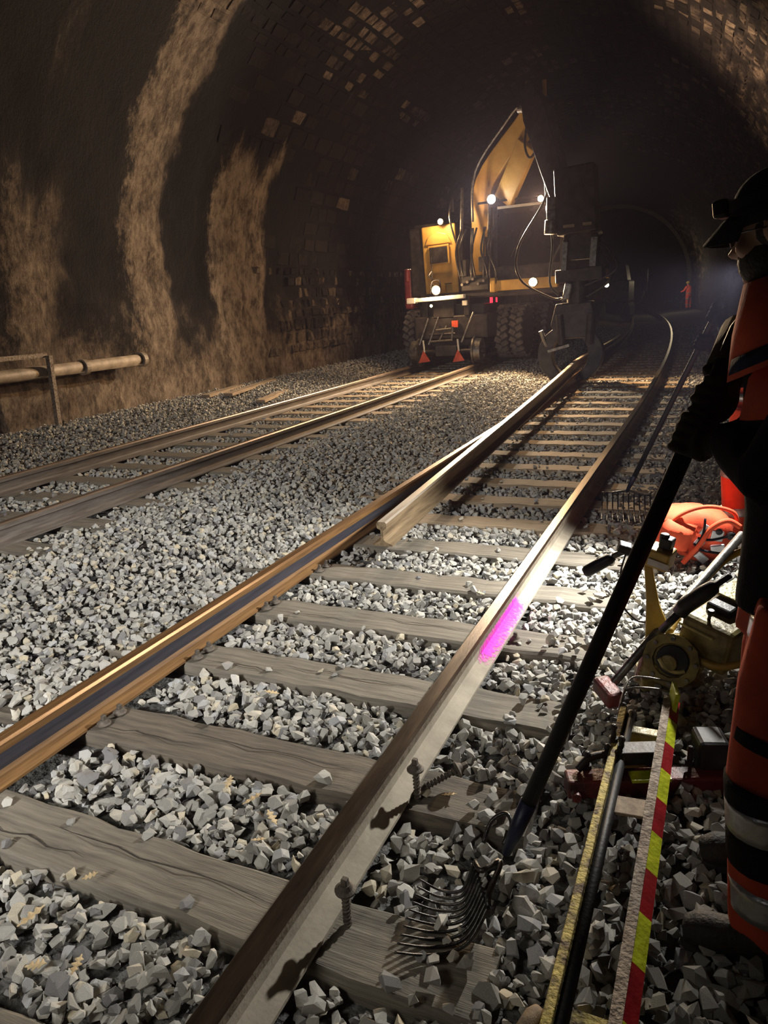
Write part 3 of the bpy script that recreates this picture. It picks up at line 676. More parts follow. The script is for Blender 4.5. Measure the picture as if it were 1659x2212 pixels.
# boom
bm_pts = [(-3.28, 16.6, 1.9), (-3.22, 16.55, 3.0), (-3.02, 16.3, 4.05), (-2.05, 15.7, 4.95), (-1.85, 15.5, 5.25)]
bt = catmull(bm_pts, 5); rad = []
for i in range(len(bt)):
    t = i/(len(bt)-1); h_ = .13+.10*math.sin(math.pi*min(1, t*1.15)); rad.append((.17, h_))
def boxtube(mb, pts, rad, ref, mi=0):
    o = len(mb.v); k = len(pts)
    for i, p in enumerate(pts):
        d = (pts[min(i+1, k-1)]-pts[max(i-1, 0)]).normalized(); u, v, _ = frame_of(d, ref); a, b = rad[i]
        for x, y in ((-1, -1), (1, -1), (1, 1), (-1, 1)): mb.v.append(p+u*x*b+v*y*a)
    for i in range(k-1):
        for j in range(4): mb.f.append((o+i*4+j, o+i*4+(j+1) % 4, o+(i+1)*4+(j+1) % 4, o+(i+1)*4+j)); mb.mi.append(mi)
    mb.f.append((o+3, o+2, o+1, o)); q = o+(k-1)*4; mb.f.append((q, q+1, q+2, q+3)); mb.mi += [mi, mi]; return mb
boom = eb('boom', boxtube(MB(), bt, rad, (.35, 1, .2)), 'exc_yellow', bevel=.02)
eb('boom_plate', MB().bar((-2.62, 16.05, 3.62), (-1.98, 15.55, 4.55), .46, .14, (.3, 1, 0)), 'exc_yellow', boom, bevel=.02)
eb('boom_pipe', MB().tube(catmull([(-3.36, 16.2, 3.3), (-3.18, 15.9, 4.25), (-2.4, 15.5, 5.0), (-2.15, 15.4, 5.2)], 5), .03, 8), 'steel', boom)
eb('boom_pin', MB().cyl((-2.15, 15.5, 5.2), (-1.6, 15.4, 5.2), .1), 'steel', boom)
for xx in (-3.62, -3.0): 
    cy = eb('lift_cylinder', MB().cyl((xx, 16.15, 1.85), (xx+.02, 16.1, 2.95), .075), 'exc_dark')
    eb('piston_rod', MB().cyl((xx+.02, 16.1, 2.9), (xx+.05, 16.2, 4.0), .035), 'steel', cy)
# dipper arm
dip = eb('dipper_arm', boxtube(MB(), [V(p) for p in ((-1.95, 15.5, 5.55), (-1.72, 15.3, 5.0), (-1.35, 14.9, 4.0), (-1.0, 14.55, 3.0))], [(.12, .14), (.16, .26), (.15, .22), (.12, .15)], (.3, 1, .2)), 'exc_dark', bevel=.02)
eb('dipper_tip', MB().cyl((-1.97, 15.5, 5.62), (-1.93, 15.45, 5.35), .05).cyl((-1.62, 15.4, 5.58), (-1.62, 15.4, 5.3), .04), 'exc_yellow', dip)
eb('stick_box', MB().box((-.85, 14.62, 3.30), (.72, .5, 1.15), (0, -.06, 0)).box((-.85, 14.6, 2.84), (.62, .42, .25)), 'exc_dark', dip, bevel=.03)
eb('valve_block', MB().box((-1.28, 14.5, 3.15), (.18, .22, .5)).cyl((-1.3, 14.4, 2.75), (-1.28, 14.4, 3.0), .12), 'steel', dip, bevel=.02)
eb('stick_edge', MB().box((-.95, 14.34, 2.86), (.2, .03, .05)).box((-.62, 14.34, 2.87), (.16, .03, .05)), 'pipe', dip)
# hydraulic bundle in front of the boom
hr = random.Random(4)
for i in range(9):
    x0 = -3.55+.09*i; pts = [(x0, 16.0, 1.9), (x0+hr.uniform(-.08, .08), 15.85, 2.25), (x0+hr.uniform(-.12, .12), 15.85, 2.7), (x0+hr.uniform(-.06, .06), 16.05, 3.15)]
    eb('hose', MB().tube(catmull(pts, 5), .022, 6), 'hose', smooth=True)
eb('valve_bank', MB().box((-3.25, 16.0, 2.02), (.62, .25, .32)).box((-3.5, 15.95, 2.35), (.16, .2, .35)).box((-3.05, 15.95, 2.4), (.2, .2, .3)), 'exc_dark', bevel=.02)
for i in range(5): eb('fitting', MB().cyl((-3.5+.12*i, 15.85, 2.0+.05*(i % 3)), (-3.5+.12*i, 15.75, 2.0+.05*(i % 3)), .03, n=10), 'steel')
for pts in ([(-1.95, 15.4, 4.95), (-1.98, 15.3, 4.5), (-1.88, 15.25, 4.25), (-1.75, 15.25, 4.4), (-1.72, 15.25, 4.85)], [(-1.7, 15.2, 4.6), (-1.62, 15.0, 4.1), (-1.45, 14.8, 3.5), (-1.95, 14.6, 2.6), (-1.9, 14.5, 2.0), (-1.3, 14.45, 1.62), (-1.08, 14.45, 1.6)], [(-1.6, 15.1, 4.4), (-1.5, 14.9, 3.7), (-1.42, 14.7, 3.2), (-1.28, 14.5, 2.6), (-1.32, 14.45, 1.9), (-1.15, 14.45, 1.66)]):
    eb('hose', MB().tube(catmull(pts, 7), .024, 6), 'hose', dip, smooth=True)
# lamps
def lamp(name, c, r, em, dirv=(0, -1, 0), body='exc_dark'):
    d = V(dirv).normalized(); b = eb(name, MB().lathe(V(c)-d*.10, d, [(0, r*.5), (.03, r*1.15), (.10, r*1.2), (.10, r*1.02)], 20), body)
    eb('lens', MB().lathe(V(c), d, [(0, r), (.02, r*.8), (.028, r*.2)], 20), em, b); return b
lamp('work_lamp', (-2.83, 15.85, 3.66), .085, 'lamp_white'); lamp('work_lamp', (-1.80, 15.85, 3.56), .06, 'lamp_warm')
lamp('work_lamp', (-4.05, 16.05, 3.36), .055, 'lamp_warm'); lamp('work_lamp', (-3.97, 15.38, 1.92), .085, 'lamp_warm'); lamp('work_lamp', (-1.97, 15.85, 1.95), .085, 'lamp_warm'); lamp('signal_lamp', (-4.12, 15.45, 1.60), .03, 'lamp_small')
lamp('added_lamp', (-5.0, 17.25, 2.9), .05, 'lamp_small', (-.7, -.7, -.3))  # invented lamp body and glowing lens, added for the left wall fill
eb('lamp_rail', MB().box((-2.4, 15.95, 3.62), (1.5, .06, .04)), 'exc_dark')
eb('tail_light', MB().box((-2.98, 16.2, 1.66), (.06, .03, .16)).box((-2.86, 16.2, 1.64), (.03, .03, .1)), 'lamp_red')
eb('mirror_arm', MB().tube(catmull([(-3.72, 16.1, 2.9), (-3.78, 15.9, 3.4), (-3.72, 15.9, 3.75)], 5), .02, 6), 'steel')
eb('mirror', MB().box((-3.70, 15.88, 3.65), (.03, .1, .26)), 'exc_dark')
eb('aerial', MB().cyl((-4.12, 15.6, 2.0), (-4.13, 15.6, 2.62), .012, n=6).tube(catmull([(-4.13, 15.6, 2.16), (-4.2, 15.6, 2.24), (-4.13, 15.6, 2.33)], 4), .02, 6), 'exc_dark')
eb('handrail', MB().tube(catmull([(-4.15, 15.55, 1.85), (-4.12, 15.55, 2.1), (-3.95, 15.55, 2.12), (-3.92, 15.55, 1.88)], 5), .018, 6), 'exc_dark')
for k in range(4): eb('step_rung', MB().box((-4.02, 15.55, 1.92+.05*k), (.16, .02, .015)), 'exc_dark')
# ---- rail grab hanging from the stick
GR = thing('rail_grab', (-.9, 14.5, .2), 'black hydraulic rail grab with round jaws gripping the lifted rail', 'grab')
def gb(name, mb, mats='exc_dark', par=GR, **k): return mb.build(name, mats, par, **k)
cp = gb('coupler', MB().box((-1.02, 14.5, 2.36), (.1, .35, .55), (0, .06, 0)).box((-.50, 14.5, 2.40), (.12, .35, .6), (0, .06, 0)).box((-.76, 14.55, 2.52), (.6, .25, .5)), bevel=.02)
gb('coupler_side', MB().box((-1.02, 14.31, 2.34), (.09, .03, .5), (0, .06, 0)).box((-.50, 14.31, 2.38), (.11, .03, .5), (0, .06, 0)), 'steel', cp)
gb('cross_beam', MB().box((-.76, 14.5, 2.0), (.86, .4, .24), (0, -.04, 0)), bevel=.02)
gb('rotator', MB().cyl((-.80, 14.5, 1.45), (-.80, 14.5, 1.95), .2, n=24).box((-.98, 14.36, 1.75), (.12, .1, .35)))
gb('rotator_motor', MB().box((-.95, 14.28, 1.72), (.14, .12, .3), (0, .2, 0)), 'steel', bevel=.02)
gb('grab_body', MB().prism([V((-1.18, 14.3, 1.50)), V((-.52, 14.3, 1.52)), V((-.44, 14.3, 1.2)), V((-.52, 14.3, .86)), V((-1.14, 14.3, .84)), V((-1.28, 14.3, 1.1))], (0, 0, 0), (0, .42, 0)), bevel=.03)
gb('grab_cylinder', MB().cyl((-.55, 14.25, .75), (-.52, 14.25, 1.3), .07), 'exc_dark'); gb('grab_cylinder', MB().cyl((-1.05, 14.25, .75), (-1.1, 14.25, 1.3), .07), 'exc_dark')
for sgn in (-1, 1):
    a0 = [V((-.92+sgn*math.sin(t)*.47, 14.5+sgn*.06, .55+math.cos(t)*.47)) for t in np.linspace(.25, 2.75, 14)]
    gb('jaw', boxtube(MB(), [V((p.x, p.y, p.z)) for p in a0], [(.13, .085+.05*math.sin(math.pi*i/13)) for i in range(14)], (0, 1, 0)), bevel=.015)
gb('jaw_tip', MB().box((-.85, 14.4, .14), (.24, .2, .06), (0, .4, 0)), 'steel')
gb('guide_handle', MB().cyl((-1.36, 14.35, .72), (-1.46, 14.3, 1.02), .045, n=12).box((-1.12, 14.3, .68), (.42, .06, .05), (0, -.25, 0)), 'steel')
for pts in ([(-.42, 14.45, 2.6), (-.2, 14.4, 2.35), (-.08, 14.35, 2.1), (-.25, 14.35, 1.95), (-.66, 14.35, 1.8)], [(-.42, 14.45, 2.45), (-.25, 14.4, 2.2), (-.2, 14.35, 1.9), (-.35, 14.35, 1.75), (-.62, 14.35, 1.6)]):
    gb('hose', MB().tube(catmull(pts, 7), .024, 6), 'hose', smooth=True)
gb('hose_fitting', MB().cyl((-.5, 14.4, 2.68), (-.36, 14.4, 2.72), .05).cyl((-1.08, 14.4, 1.55), (-1.0, 14.4, 1.62), .045), 'steel')
# ---- small machine far behind
FM = thing('tracked_loader', (-3.8, 42, .1), 'small dark machine with one lamp far behind the rail grab', 'machine')
def fb(name, mb, mats='exc_dark', par=FM, **k): return mb.build(name, mats, par, **k)
fb('hull', MB().box((-3.85, 42.6, 1.55), (1.9, 2.6, 1.1)).box((-3.8, 42.9, 2.5), (1.5, 1.8, .9), taper=.8), bevel=.08)
for s_ in (-1, 1): fb('track_unit', MB().box((-3.85+s_*.78, 42.6, .55), (.45, 2.8, .9)), 'rubber', bevel=.2)
fb('hood_panel', MB().box((-4.2, 41.25, 2.55), (.9, .1, .5), (0, .15, 0)), 'exc_yellow', bevel=.04)
fb('lift_arm', MB().bar((-2.5, 42.2, 2.6), (-2.2, 40.9, .9), .2, .25).bar((-2.2, 40.9, .9), (-2.0, 40.6, 1.5), .12, .14))
lb_ = fb('head_lamp', MB().lathe((-4.0, 41.3, 1.92), (0, -1, 0), [(0, .06), (.1, .13), (.1, .11)], 16)); fb('lens', MB().lathe((-4.0, 41.2, 1.92), (0, -1, 0), [(0, .11), (.02, .05)], 16), 'lamp_warm', lb_)
fb('bracket', MB().box((-2.0, 41.0, 2.0), (.1, .1, 1.2)).cyl((-1.9, 41, 2.2), (-1.6, 41, 2.3), .04).cyl((-1.9, 41, 1.8), (-1.65, 41, 1.75), .04))

# ================================================================== SMALL THINGS, TOOLS
# coach screws
def screw(base, axis, L, label, group=None, head_only=False):
    d = V(axis).normalized(); o = thing('sleeper_screw', base, label, 'screw', group); b = V(base)
    if not head_only:
        mb = MB().cyl(b-d*.02, b+d*(L-.03), .0095, n=12); n = 90; pts = []
        u, v, _ = frame_of(d)
        mb.tube([b+d*((L-.035)*i/n)+(u*math.cos(i*.62)+v*math.sin(i*.62))*.0105 for i in range(n)], .0034, 5)
        mb.build('threaded_shank', 'screw', o)
    h = b+d*(L-.035 if not head_only else 0)
    MB().lathe(h, d, [(0, .012), (.002, .030), (.008, .031), (.014, .022), (.026, .015)], 20).build('collar', 'screw', o, smooth=False)
    u, v, _ = frame_of(d); MB().box(h+d*.034, (.021, .021, .026), Matrix((u, v, d)).transposed(), taper=.85).build('square_head', 'screw', o, bevel=.003)
    return o
screw((.855, 1.44, .0), (.04, -.03, 1), .155, 'rusty coach screw standing in the sleeper nearest the fork tines')
screw((.845, 2.01, .0), (-.03, .02, 1), .155, 'rusty coach screw standing half withdrawn beside a lying screw')
screw((.86, 2.05, .03), (.65, .55, .28), .16, 'rusty coach screw lying tilted against the ballast by the rail foot')
for k in (1, 2, 3, 4):
    y = YS0+SP*k
    for dy in (-.05, .045):
        o = screw((-.645, y+dy, .004), (.1, 0, 1), 0, 'flat screw head at the rusty rail foot, one of a pair', 'screw heads along the rusty rail', True)
for k in (2, 3, 5): screw((.645 if k != 3 else .86, YS0+SP*k-.03, .004), (0, 0, 1), 0, 'dull screw head on a sleeper at the dusty rail', 'screw heads along the dusty rail', True)
# oak leaves
def leaf(loc, rz, s, tilt, label):
    out = []
    for i in range(25):
        t = i/24; a = .5*math.sin(math.pi*min(1, t*1.03))**.8*(.62+.38*math.cos(t*math.pi*8.)); out.append((t-.5, .02+a*.62*(.6+.4*t)))
    mb = MB(); R = Euler((tilt[0], tilt[1], rz)).to_matrix()
    for x, y in out:
        for q in (-1, 0, 1): mb.v.append(V(loc)+R @ V((x*s, q*y*s, s*(.16*y*abs(q)+.12*x*x))))
    for i in range(24):
        for j in (0, 1): mb.f.append((i*3+j, i*3+j+1, i*3+j+4, i*3+j+3)); mb.mi.append(0)
    o = mb.build('oak_leaf', 'leaf', solid=.0012, smooth=True); tag(o, label, 'leaf', 'dry oak leaves')
lsp = [(-.02, 1.10, .035, 1.2, .085), (.14, .98, .04, .3, .07), (-.22, .94, .03, 2.2, .075), (.43, 1.62, .022, .5, .05), (.16, 1.83, .03, 2.0, .075), (.30, 1.78, .03, .9, .08), (-.03, 2.42, .045, .3, .07), (.95, 2.05, .02, .2, .055), (.52, 3.83, .025, .1, .05), (.25, 1.02, .045, 1.9, .06), (.42, 1.72, .03, 2.6, .07), (.03, 1.28, .04, .8, .05)]
for i, (x, y, z, rz, s_) in enumerate(lsp):
    leaf((x, y, z), rz, s_, (random.uniform(-.3, .3), random.uniform(-.3, .3)), 'dry tan oak leaf on the oak sleeper' if i in (3, 8) else ('dry tan oak leaf beside the standing screw' if i == 7 else 'dry tan oak leaf lying among the ballast stones between the rails'))
# ---------------- forks
def fork(name, bot, top, side, hrad, tl, nt, label, handle_mat, tine_dir, drop):
    bot, top = V(bot), V(top); d = (top-bot).normalized()
    o = thing(name, bot, label, 'fork')
    MB().tube([bot+d*.16, bot+d*.5, top-d*.02, top], [hrad, hrad, hrad, hrad*.8], 14).build('handle', handle_mat, o, smooth=True)
    MB().tube([bot+d*.02, bot+d*.10, bot+d*.20], [hrad*.62, hrad*.95, hrad*1.08], 14).build('socket', 'navy', o, smooth=True)
    side = V(side).normalized(); td = V(tine_dir).normalized()
    wd = tl*.78
    MB().tube(catmull([bot-side*wd*.5+td*.015, bot-side*wd*.28-td*.005, bot+d*.03, bot+side*wd*.28-td*.005, bot+side*wd*.5+td*.015], 5), .008, 8).build('cross_bar', 'fork_steel', o, smooth=True)
    for i in range(nt):
        t = (i/(nt-1)-.5)*wd; p0 = bot+side*t; dn = V((0, 0, -1))
        pts = catmull([p0, p0+td*tl*.22+dn*drop*.62, p0+td*tl*.55+dn*drop*.98, p0+td*tl*(1.0-.05*abs(2*i/(nt-1)-1))+dn*drop*.80], 6)
        MB().tube(pts, [(.0062*(1-.55*k/(len(pts)-1)), .0085*(1-.55*k/(len(pts)-1))) for k in range(len(pts))], 6).build('tine', 'fork_steel', o, smooth=True)
    return o
FKB = V((1.249, 1.699, .14)); FKT = V((1.765, 2.0, 1.566))
FK = thing('ballast_fork', FKB, 'black-shafted ballast fork with curved tines held by the capped worker', 'fork'); dk = (FKT-FKB).normalized()
MB().tube([FKB+dk*.16, FKB+dk*.6, FKT+dk*.03, FKT+dk*.05], [.0225, .0225, .0225, .017], 16).build('handle', 'pole_black', FK, smooth=True)
MB().tube([FKB+dk*.01, FKB+dk*.08, FKB+dk*.19], [.013, .021, .025], 16).build('socket', 'navy', FK, smooth=True)
R1, R2, T1, T2 = V((1.168, 1.668, .12)), V((1.245, 1.545, .10)), V((1.010, 1.615, .055)), V((1.040, 1.360, .05))
MB().tube(catmull([R1, R1.lerp(R2, .25)+V((.012, .0, .012)), FKB+V((-.01, -.01, -.012)), R1.lerp(R2, .75)+V((.012, .0, .01)), R2], 5), .0085, 8).build('cross_bar', 'fork_steel', FK, smooth=True)
for i in range(10):
    t = i/9; p0 = R1.lerp(R2, t); p1 = T1.lerp(T2, t); m1 = p0.lerp(p1, .3)+V((.02, -.02, -.055)); m2 = p0.lerp(p1, .65)+V((.01, -.01, -.05))
    pts = catmull([p0, m1, m2, p1], 7)
    MB().tube(pts, [(.0068*(1-.6*k/(len(pts)-1)), .009*(1-.6*k/(len(pts)-1))) for k in range(len(pts))], 6).build('tine', 'fork_steel', FK, smooth=True)
MB().tube(catmull([FKB+V((-.07, .02, .01)), FKB+V((-.06, .07, .05)), FKB+V((-.02, .09, .075)), FKB+V((.005, .06, .06)), FKB+V((-.01, .02, .02))], 5), .007, 6).build('bent_tang', 'fork_steel', FK, smooth=True)
F2 = fork('ballast_fork', (1.12, 5.72, .17), (1.70, 5.02, 1.545), (.95, -.05, 0), .019, .46, 10, 'dark ballast fork stuck upright in stones behind the lit rail', 'pole_black', (.12, -.9, 0), .12)
# ---------------- striped frame (trolley) lying in front of the worker
TF = thing('trolley_frame', (1.54, 1.9, .06), 'long rusty yellow frame with red and lime striped tape beside the worker', 'frame')
A0, A1 = V((1.476, 2.58, .15)), V((1.473, 1.12, .15)); B0, B1 = V((1.625, 2.70, .15)), V((1.612, 1.12, .15))
MB().bar(A0, A1, .024, .05, (0, 0, 1)).build('side_bar', 'rusty_bar', TF, bevel=.003)
MB().cyl(A0+V((.028, 0, -.004)), A1+V((.028, 0, -.004)), .0165, n=14).build('rubber_rod', 'pole_black', TF, smooth=True)
bb = MB().bar(B0, B1, .028, .06, (0, 0, 1)).bar(B0+V((.027, 0, .008)), B1+V((.027, 0, .008)), .04, .006, (.62, 0, .78)).build('side_bar', 'rusty_top', TF)
nst = 10; dB = (B1-B0)/nst
for i in range(nst):
    p, q = B0+dB*i, B0+dB*(i+1); off = V((.0285, 0, .012))
    MB().bar(p+off, q+off, .038, .004, (.62, 0, .78)).build('tape_stripe', 'tape_yellow' if i % 2 else 'tape_red', bb)
MB().box((1.55, 2.03, .145), (.14, .085, .010), (0, 0, .08)).build('cross_plate', 'wood', TF, bevel=.003)
MB().bar(V((1.476, 1.20, .14)), V((1.615, 1.20, .14)), .03, .03, (0, 0, 1)).build('cross_bar', 'rusty_bar', TF)
MB().tube(catmull([(1.462, 2.52, .16), (1.47, 2.66, .19), (1.54, 2.69, .2), (1.63, 2.71, .19)], 5), .005, 6).build('wire_loop', 'steel', TF, smooth=True)
MB().tube(catmull([(1.462, 2.56, .17), (1.48, 2.72, .21), (1.55, 2.74, .22), (1.64, 2.76, .2)], 5), .004, 6).build('wire_loop', 'steel', TF, smooth=True)
MB().box((1.555, 2.50, .105), (.15, .05, .05)).build('cross_block', 'yellow_old', TF, bevel=.006)
MB().box((1.645, 2.66, .17), (.018, .10, .13), (0, .15, .2)).build('end_tab', 'tape_yellow', TF, bevel=.003)
for q in (0, 1): MB().box((1.54, 1.3+q*1.1, .075), (.16, .05, .06)).build('foot_block', 'rusty_bar', TF)
# red beam under the frame
RB = thing('red_beam', (1.6, 2.3, .04), 'chipped red steel beam with clamps lying under the striped frame', 'beam')
MB().bar(V((1.335, 2.17, .075)), V((1.86, 2.38, .075)), .075, .07, (0, 0, 1)).build('beam', 'red_paint', RB, bevel=.008)
MB().bar(V((1.54, 2.225, .115)), V((1.66, 2.275, .115)), .05, .012, (0, 0, 1)).build('yellow_patch', 'tape_yellow', RB)
MB().box((1.555, 2.32, .15), (.14, .07, .05), (0, 0, .38)).build('mount_plate', 'exc_dark', RB, bevel=.004)
for x, y, z in ((1.395, 2.235, .125), (1.455, 2.285, .135), (1.50, 2.31, .16), (1.47, 2.33, .19), (1.72, 2.34, .15)):
    b = MB().lathe((x, y, z-.02), (0, 0, 1), [(0, .016), (.02, .016), (.022, .010), (.055, .009)], 10).ball((x, y, z+.04), .013, 8, 6).build('clamp_bolt', 'exc_dark', RB)
MB().tube(catmull([(1.37, 2.20, .12), (1.40, 2.235, .15), (1.45, 2.27, .155), (1.52, 2.30, .15)], 5), .013, 8).build('clamp_lever', 'exc_dark', RB, smooth=True)
MB().cyl((1.375, 2.125, .08), (1.385, 2.10, .08), .016, n=12).build('pin', 'red_paint', RB)
MB().box((1.78, 2.42, .14), (.1, .12, .14), (0, 0, .3)).build('gear_case', 'exc_dark', RB, bevel=.015)
# wooden handle end at the frame foot
HE = tag(MB().tube([(1.40, 1.16, .10), (1.435, 1.265, .115), (1.442, 1.285, .116)], [.021, .022, .014], 12).build('tool_handle', 'wood', smooth=True), 'rounded wooden tool handle end beside the frame foot', 'handle')
# ---------------- sleeper screwing machine
SM = thing('screw_machine', (1.65, 3.1, .05), 'oily yellow rail screwing machine with black grips in the pool of light', 'machine')
def sb(name, mb, mats='yellow_old', par=SM, **k): return mb.build(name, mats, par, **k)
sb('base_tube', MB().cyl((1.515, 3.0, .04), (1.56, 3.08, .20), .05, .06, 20).box((1.60, 3.05, .07), (.24, .16, .06), (0, 0, .3)), bevel=.008)
gc = sb('gear_case', MB().lathe((1.62, 2.99, .19), (-.15, -1, .25), [(-.14, .085), (-.02, .10), (0, .10), (.012, .085)], 24))
sb('flange', MB().lathe((1.62, 2.965, .195), (-.15, -1, .25), [(0, .115), (.015, .115), (.015, .075), (-.01, .07)], 12), 'yellow_old', gc)
for k in range(8):
    a = k*math.pi/4; u, v, d = frame_of((-.15, -1, .25)); p = V((1.62, 2.95, .198))+(u*math.cos(a)+v*math.sin(a))*.096
    sb('flange_bolt', MB().cyl(p, p+d*.012, .009, n=8), 'steel', gc)
sb('gear_opening', MB().lathe((1.625, 2.944, .205), (-.15, -1, .25), [(0, .066), (.004, .062), (.005, .02)], 20), 'black_metal', gc)
sb('gear_drum', MB().lathe((1.612, 2.938, .195), (-.15, -1, .25), [(0, .036), (.018, .034), (.022, .02)], 14), 'yellow_old', gc)
sb('toothed_arc', MB().tube(catmull([(1.575, 2.925, .215), (1.60, 2.92, .180), (1.64, 2.92, .165), (1.675, 2.925, .172)], 5), .009, 6), 'yellow_plate', gc)
sb('side_ear', MB().box((1.70, 2.96, .15), (.05, .03, .12), (.2, .5, 0)).box((1.555, 2.98, .12), (.06, .04, .09), (.2, -.4, 0)), 'yellow_old', gc, bevel=.008)
mc = sb('motor_case', MB().box((1.80, 3.12, .27), (.22, .30, .20), (.0, .18, -.45)), 'yellow_old', bevel=.02)
sb('top_plate', MB().box((1.745, 3.06, .335), (.155, .165, .012), (.10, .18, -.5)), 'yellow_plate', mc, bevel=.004)
sb('top_plate', MB().box((1.86, 3.22, .43), (.12, .16, .012), (.10, .18, -.5)), 'yellow_plate', mc, bevel=.004)
sb('exhaust_box', MB().box((1.81, 3.14, .375), (.11, .11, .07), (.1, .18, -.5)), 'black_metal', mc, bevel=.01)
sb('filler_cap', MB().cyl((1.75, 3.03, .345), (1.757, 3.02, .40), .007, n=8).lathe((1.758, 3.018, .395), (.1, -.15, 1), [(0, .012), (.018, .017), (.024, .012)], 12), 'black_metal', mc)
sb('frame_rod', MB().tube(catmull([(1.60, 3.06, .27), (1.66, 3.25, .34), (1.80, 3.50, .46), (1.93, 3.58, .52)], 6), .016, 10).tube(catmull([(1.62, 3.04, .22), (1.8, 2.95, .2), (1.98, 3.0, .26)], 6), .016, 10), 'yellow', smooth=True)
lv = sb('control_lever', MB().prism([V((1.505, 3.08, .17)), V((1.60, 3.10, .27)), V((1.555, 3.10, .38)), V((1.515, 3.1, .57)), V((1.485, 3.1, .57)), V((1.50, 3.1, .40))], (0, 0, 0), (0, .022, 0)), 'yellow', bevel=.005)
sb('control_box', MB().box((1.55, 3.12, .595), (.10, .09, .085), (.1, .2, -.3)), 'yellow', bevel=.008)
sb('control_cap', MB().box((1.575, 3.12, .66), (.05, .055, .05), (0, .2, -.3)).cyl((1.56, 3.12, .64), (1.565, 3.12, .70), .02, n=12), 'black_metal', bevel=.006)
sb('box_label', MB().box((1.545, 3.072, .575), (.09, .004, .03), (.1, .2, -.3)), 'white')
sb('handlebar', MB().tube(catmull([(1.50, 3.12, .60), (1.44, 3.11, .625), (1.38, 3.10, .60), (1.33, 3.1, .565)], 5), .013, 10), 'steel', smooth=True)
sb('throttle_bracket', MB().box((1.405, 3.1, .63), (.055, .05, .04), (.2, .3, .2)), 'black_metal', bevel=.006)
sb('grip', MB().tube([(1.36, 3.1, .585), (1.345, 3.1, .573), (1.30, 3.1, .543), (1.25, 3.1, .508), (1.238, 3.1, .50)], [.017, .024, .027, .0265, .021], 16), 'black_metal', smooth=True)
sb('cable', MB().tube(catmull([(1.41, 3.1, .60), (1.39, 3.11, .5), (1.40, 3.12, .36), (1.46, 3.12, .29), (1.52, 3.12, .285)], 7), .0045, 6), 'hose', smooth=True)
sb('grip_lever', MB().tube([(1.575, 3.02, .30), (1.64, 3.0, .40)], [.017, .017], 12), 'black_metal', smooth=True)
sb('grip', MB().tube([(1.64, 3.0, .395), (1.66, 3.0, .43), (1.73, 2.99, .50), (1.765, 2.985, .535), (1.775, 2.985, .545), (1.82, 2.98, .59)], [.03, .034, .034, .028, .012, .012], 14), 'black_metal', smooth=True)
# ---------------- sledge hammer leaning on the machine
SH = thing('sledgehammer', (1.40, 2.80, .06), 'grey-handled sledgehammer with reddish head leaning against the yellow machine', 'hammer')
MB().bar(V((1.345, 2.855, .105)), V((1.43, 2.745, .085)), .07, .07, (0, 0, 1)).build('hammer_head', 'red_paint', SH, bevel=.014)
MB().tube([V((1.385, 2.80, .10)), V((1.60, 3.18, .30)), V((1.875, 3.62, .56))], [.017, .019, .02], 12).build('handle', 'steel', SH, smooth=True)
# ---------------- orange rucksack
BG = thing('rucksack', (1.64, 4.66, .04), 'crumpled bright orange hi-vis rucksack with grey patches lying on the ballast', 'bag')
mb = MB(); R_ = Euler((.1, .25, .2)).to_matrix(); c_ = V((1.635, 4.67, .24)); nu, nv = 36, 20
for i in range(nv+1):
    t = math.pi*i/nv
    for j in range(nu):
        a = 2*math.pi*j/nu; sx, sy, sz = math.sin(t)*math.cos(a), math.sin(t)*math.sin(a), math.cos(t)
        q = (abs(sx)**3+abs(sy)**3+abs(sz)**3)**(-1/3.); p = V((sx*q*.235, sy*q*.15, sz*q*.155))
        h = .028*noise.noise(p*7)+.014*noise.noise(p*19)+.008*abs(noise.noise(p*34)); p += p.normalized()*h
        if p.x < 0: p.z *= 1-.25*(-p.x/.2)
        mb.v.append(c_+R_ @ p)
for i in range(nv):
    for j in range(nu): mb.f.append((i*nu+j, i*nu+(j+1) % nu, (i+1)*nu+(j+1) % nu, (i+1)*nu+j)); mb.mi.append(0)
mb.build('bag_body', 'orange', BG, smooth=True)
def onbag(lx, lz, ly=-.172): return c_+R_ @ V((lx, ly+.0*lx, lz))
pk = MB()
for i in range(9):
    for j in range(7):
        u_, v_ = (i/8-.5)*2, (j/6-.5)*2; e = (1-u_**4)*(1-v_**4); pk.v.append(c_+R_ @ V((-.115+u_*.10, -.135-.07*e**.5+.012*noise.noise(V((u_*2, v_*2, 4))), -.015+v_*.095)))
for i in range(8):
    for j in range(6): pk.f.append((i*7+j, (i+1)*7+j, (i+1)*7+j+1, i*7+j+1)); pk.mi.append(0)
pk.build('pocket', 'orange', BG, smooth=True)
for x, z, w_, h_, rr in ((.03, .075, .05, .07, .3), (.10, .06, .07, .07, -.1), (.02, -.01, .05, .05, .4), (.06, -.10, .08, .05, .5), (.13, -.02, .08, .05, -.4)):
    MB().box(onbag(x, z, -.168), (w_, .02, h_), R_ @ Euler((0, rr, 0)).to_matrix()).build('grey_patch', 'reflect', BG, bevel=.006)
for pts in ([(.0, .15), (.02, .05), (.0, -.06), (-.02, -.15)], [(.19, .10), (.08, .03), (.0, .02)], [(-.01, -.02), (.05, -.05), (.17, -.04)]):
    MB().tube([onbag(x, z, -.178) for x, z in catmull([V((a, b, 0)) for a, b in pts], 4) for x, z in [(x, z)]] if False else [onbag(p.x, p.y, -.178) for p in catmull([V((a, b, 0)) for a, b in pts], 4)], .008, 6).build('strap', 'cloth_black', BG, smooth=True)
MB().tube([onbag(p.x, p.y, -.13) for p in catmull([V((-.20, .0, 0)), V((-.12, .13, 0)), V((.0, .21, 0)), V((.14, .215, 0)), V((.19, .16, 0))], 6)], (.012), 8).build('carry_strap', 'orange', BG, smooth=True)
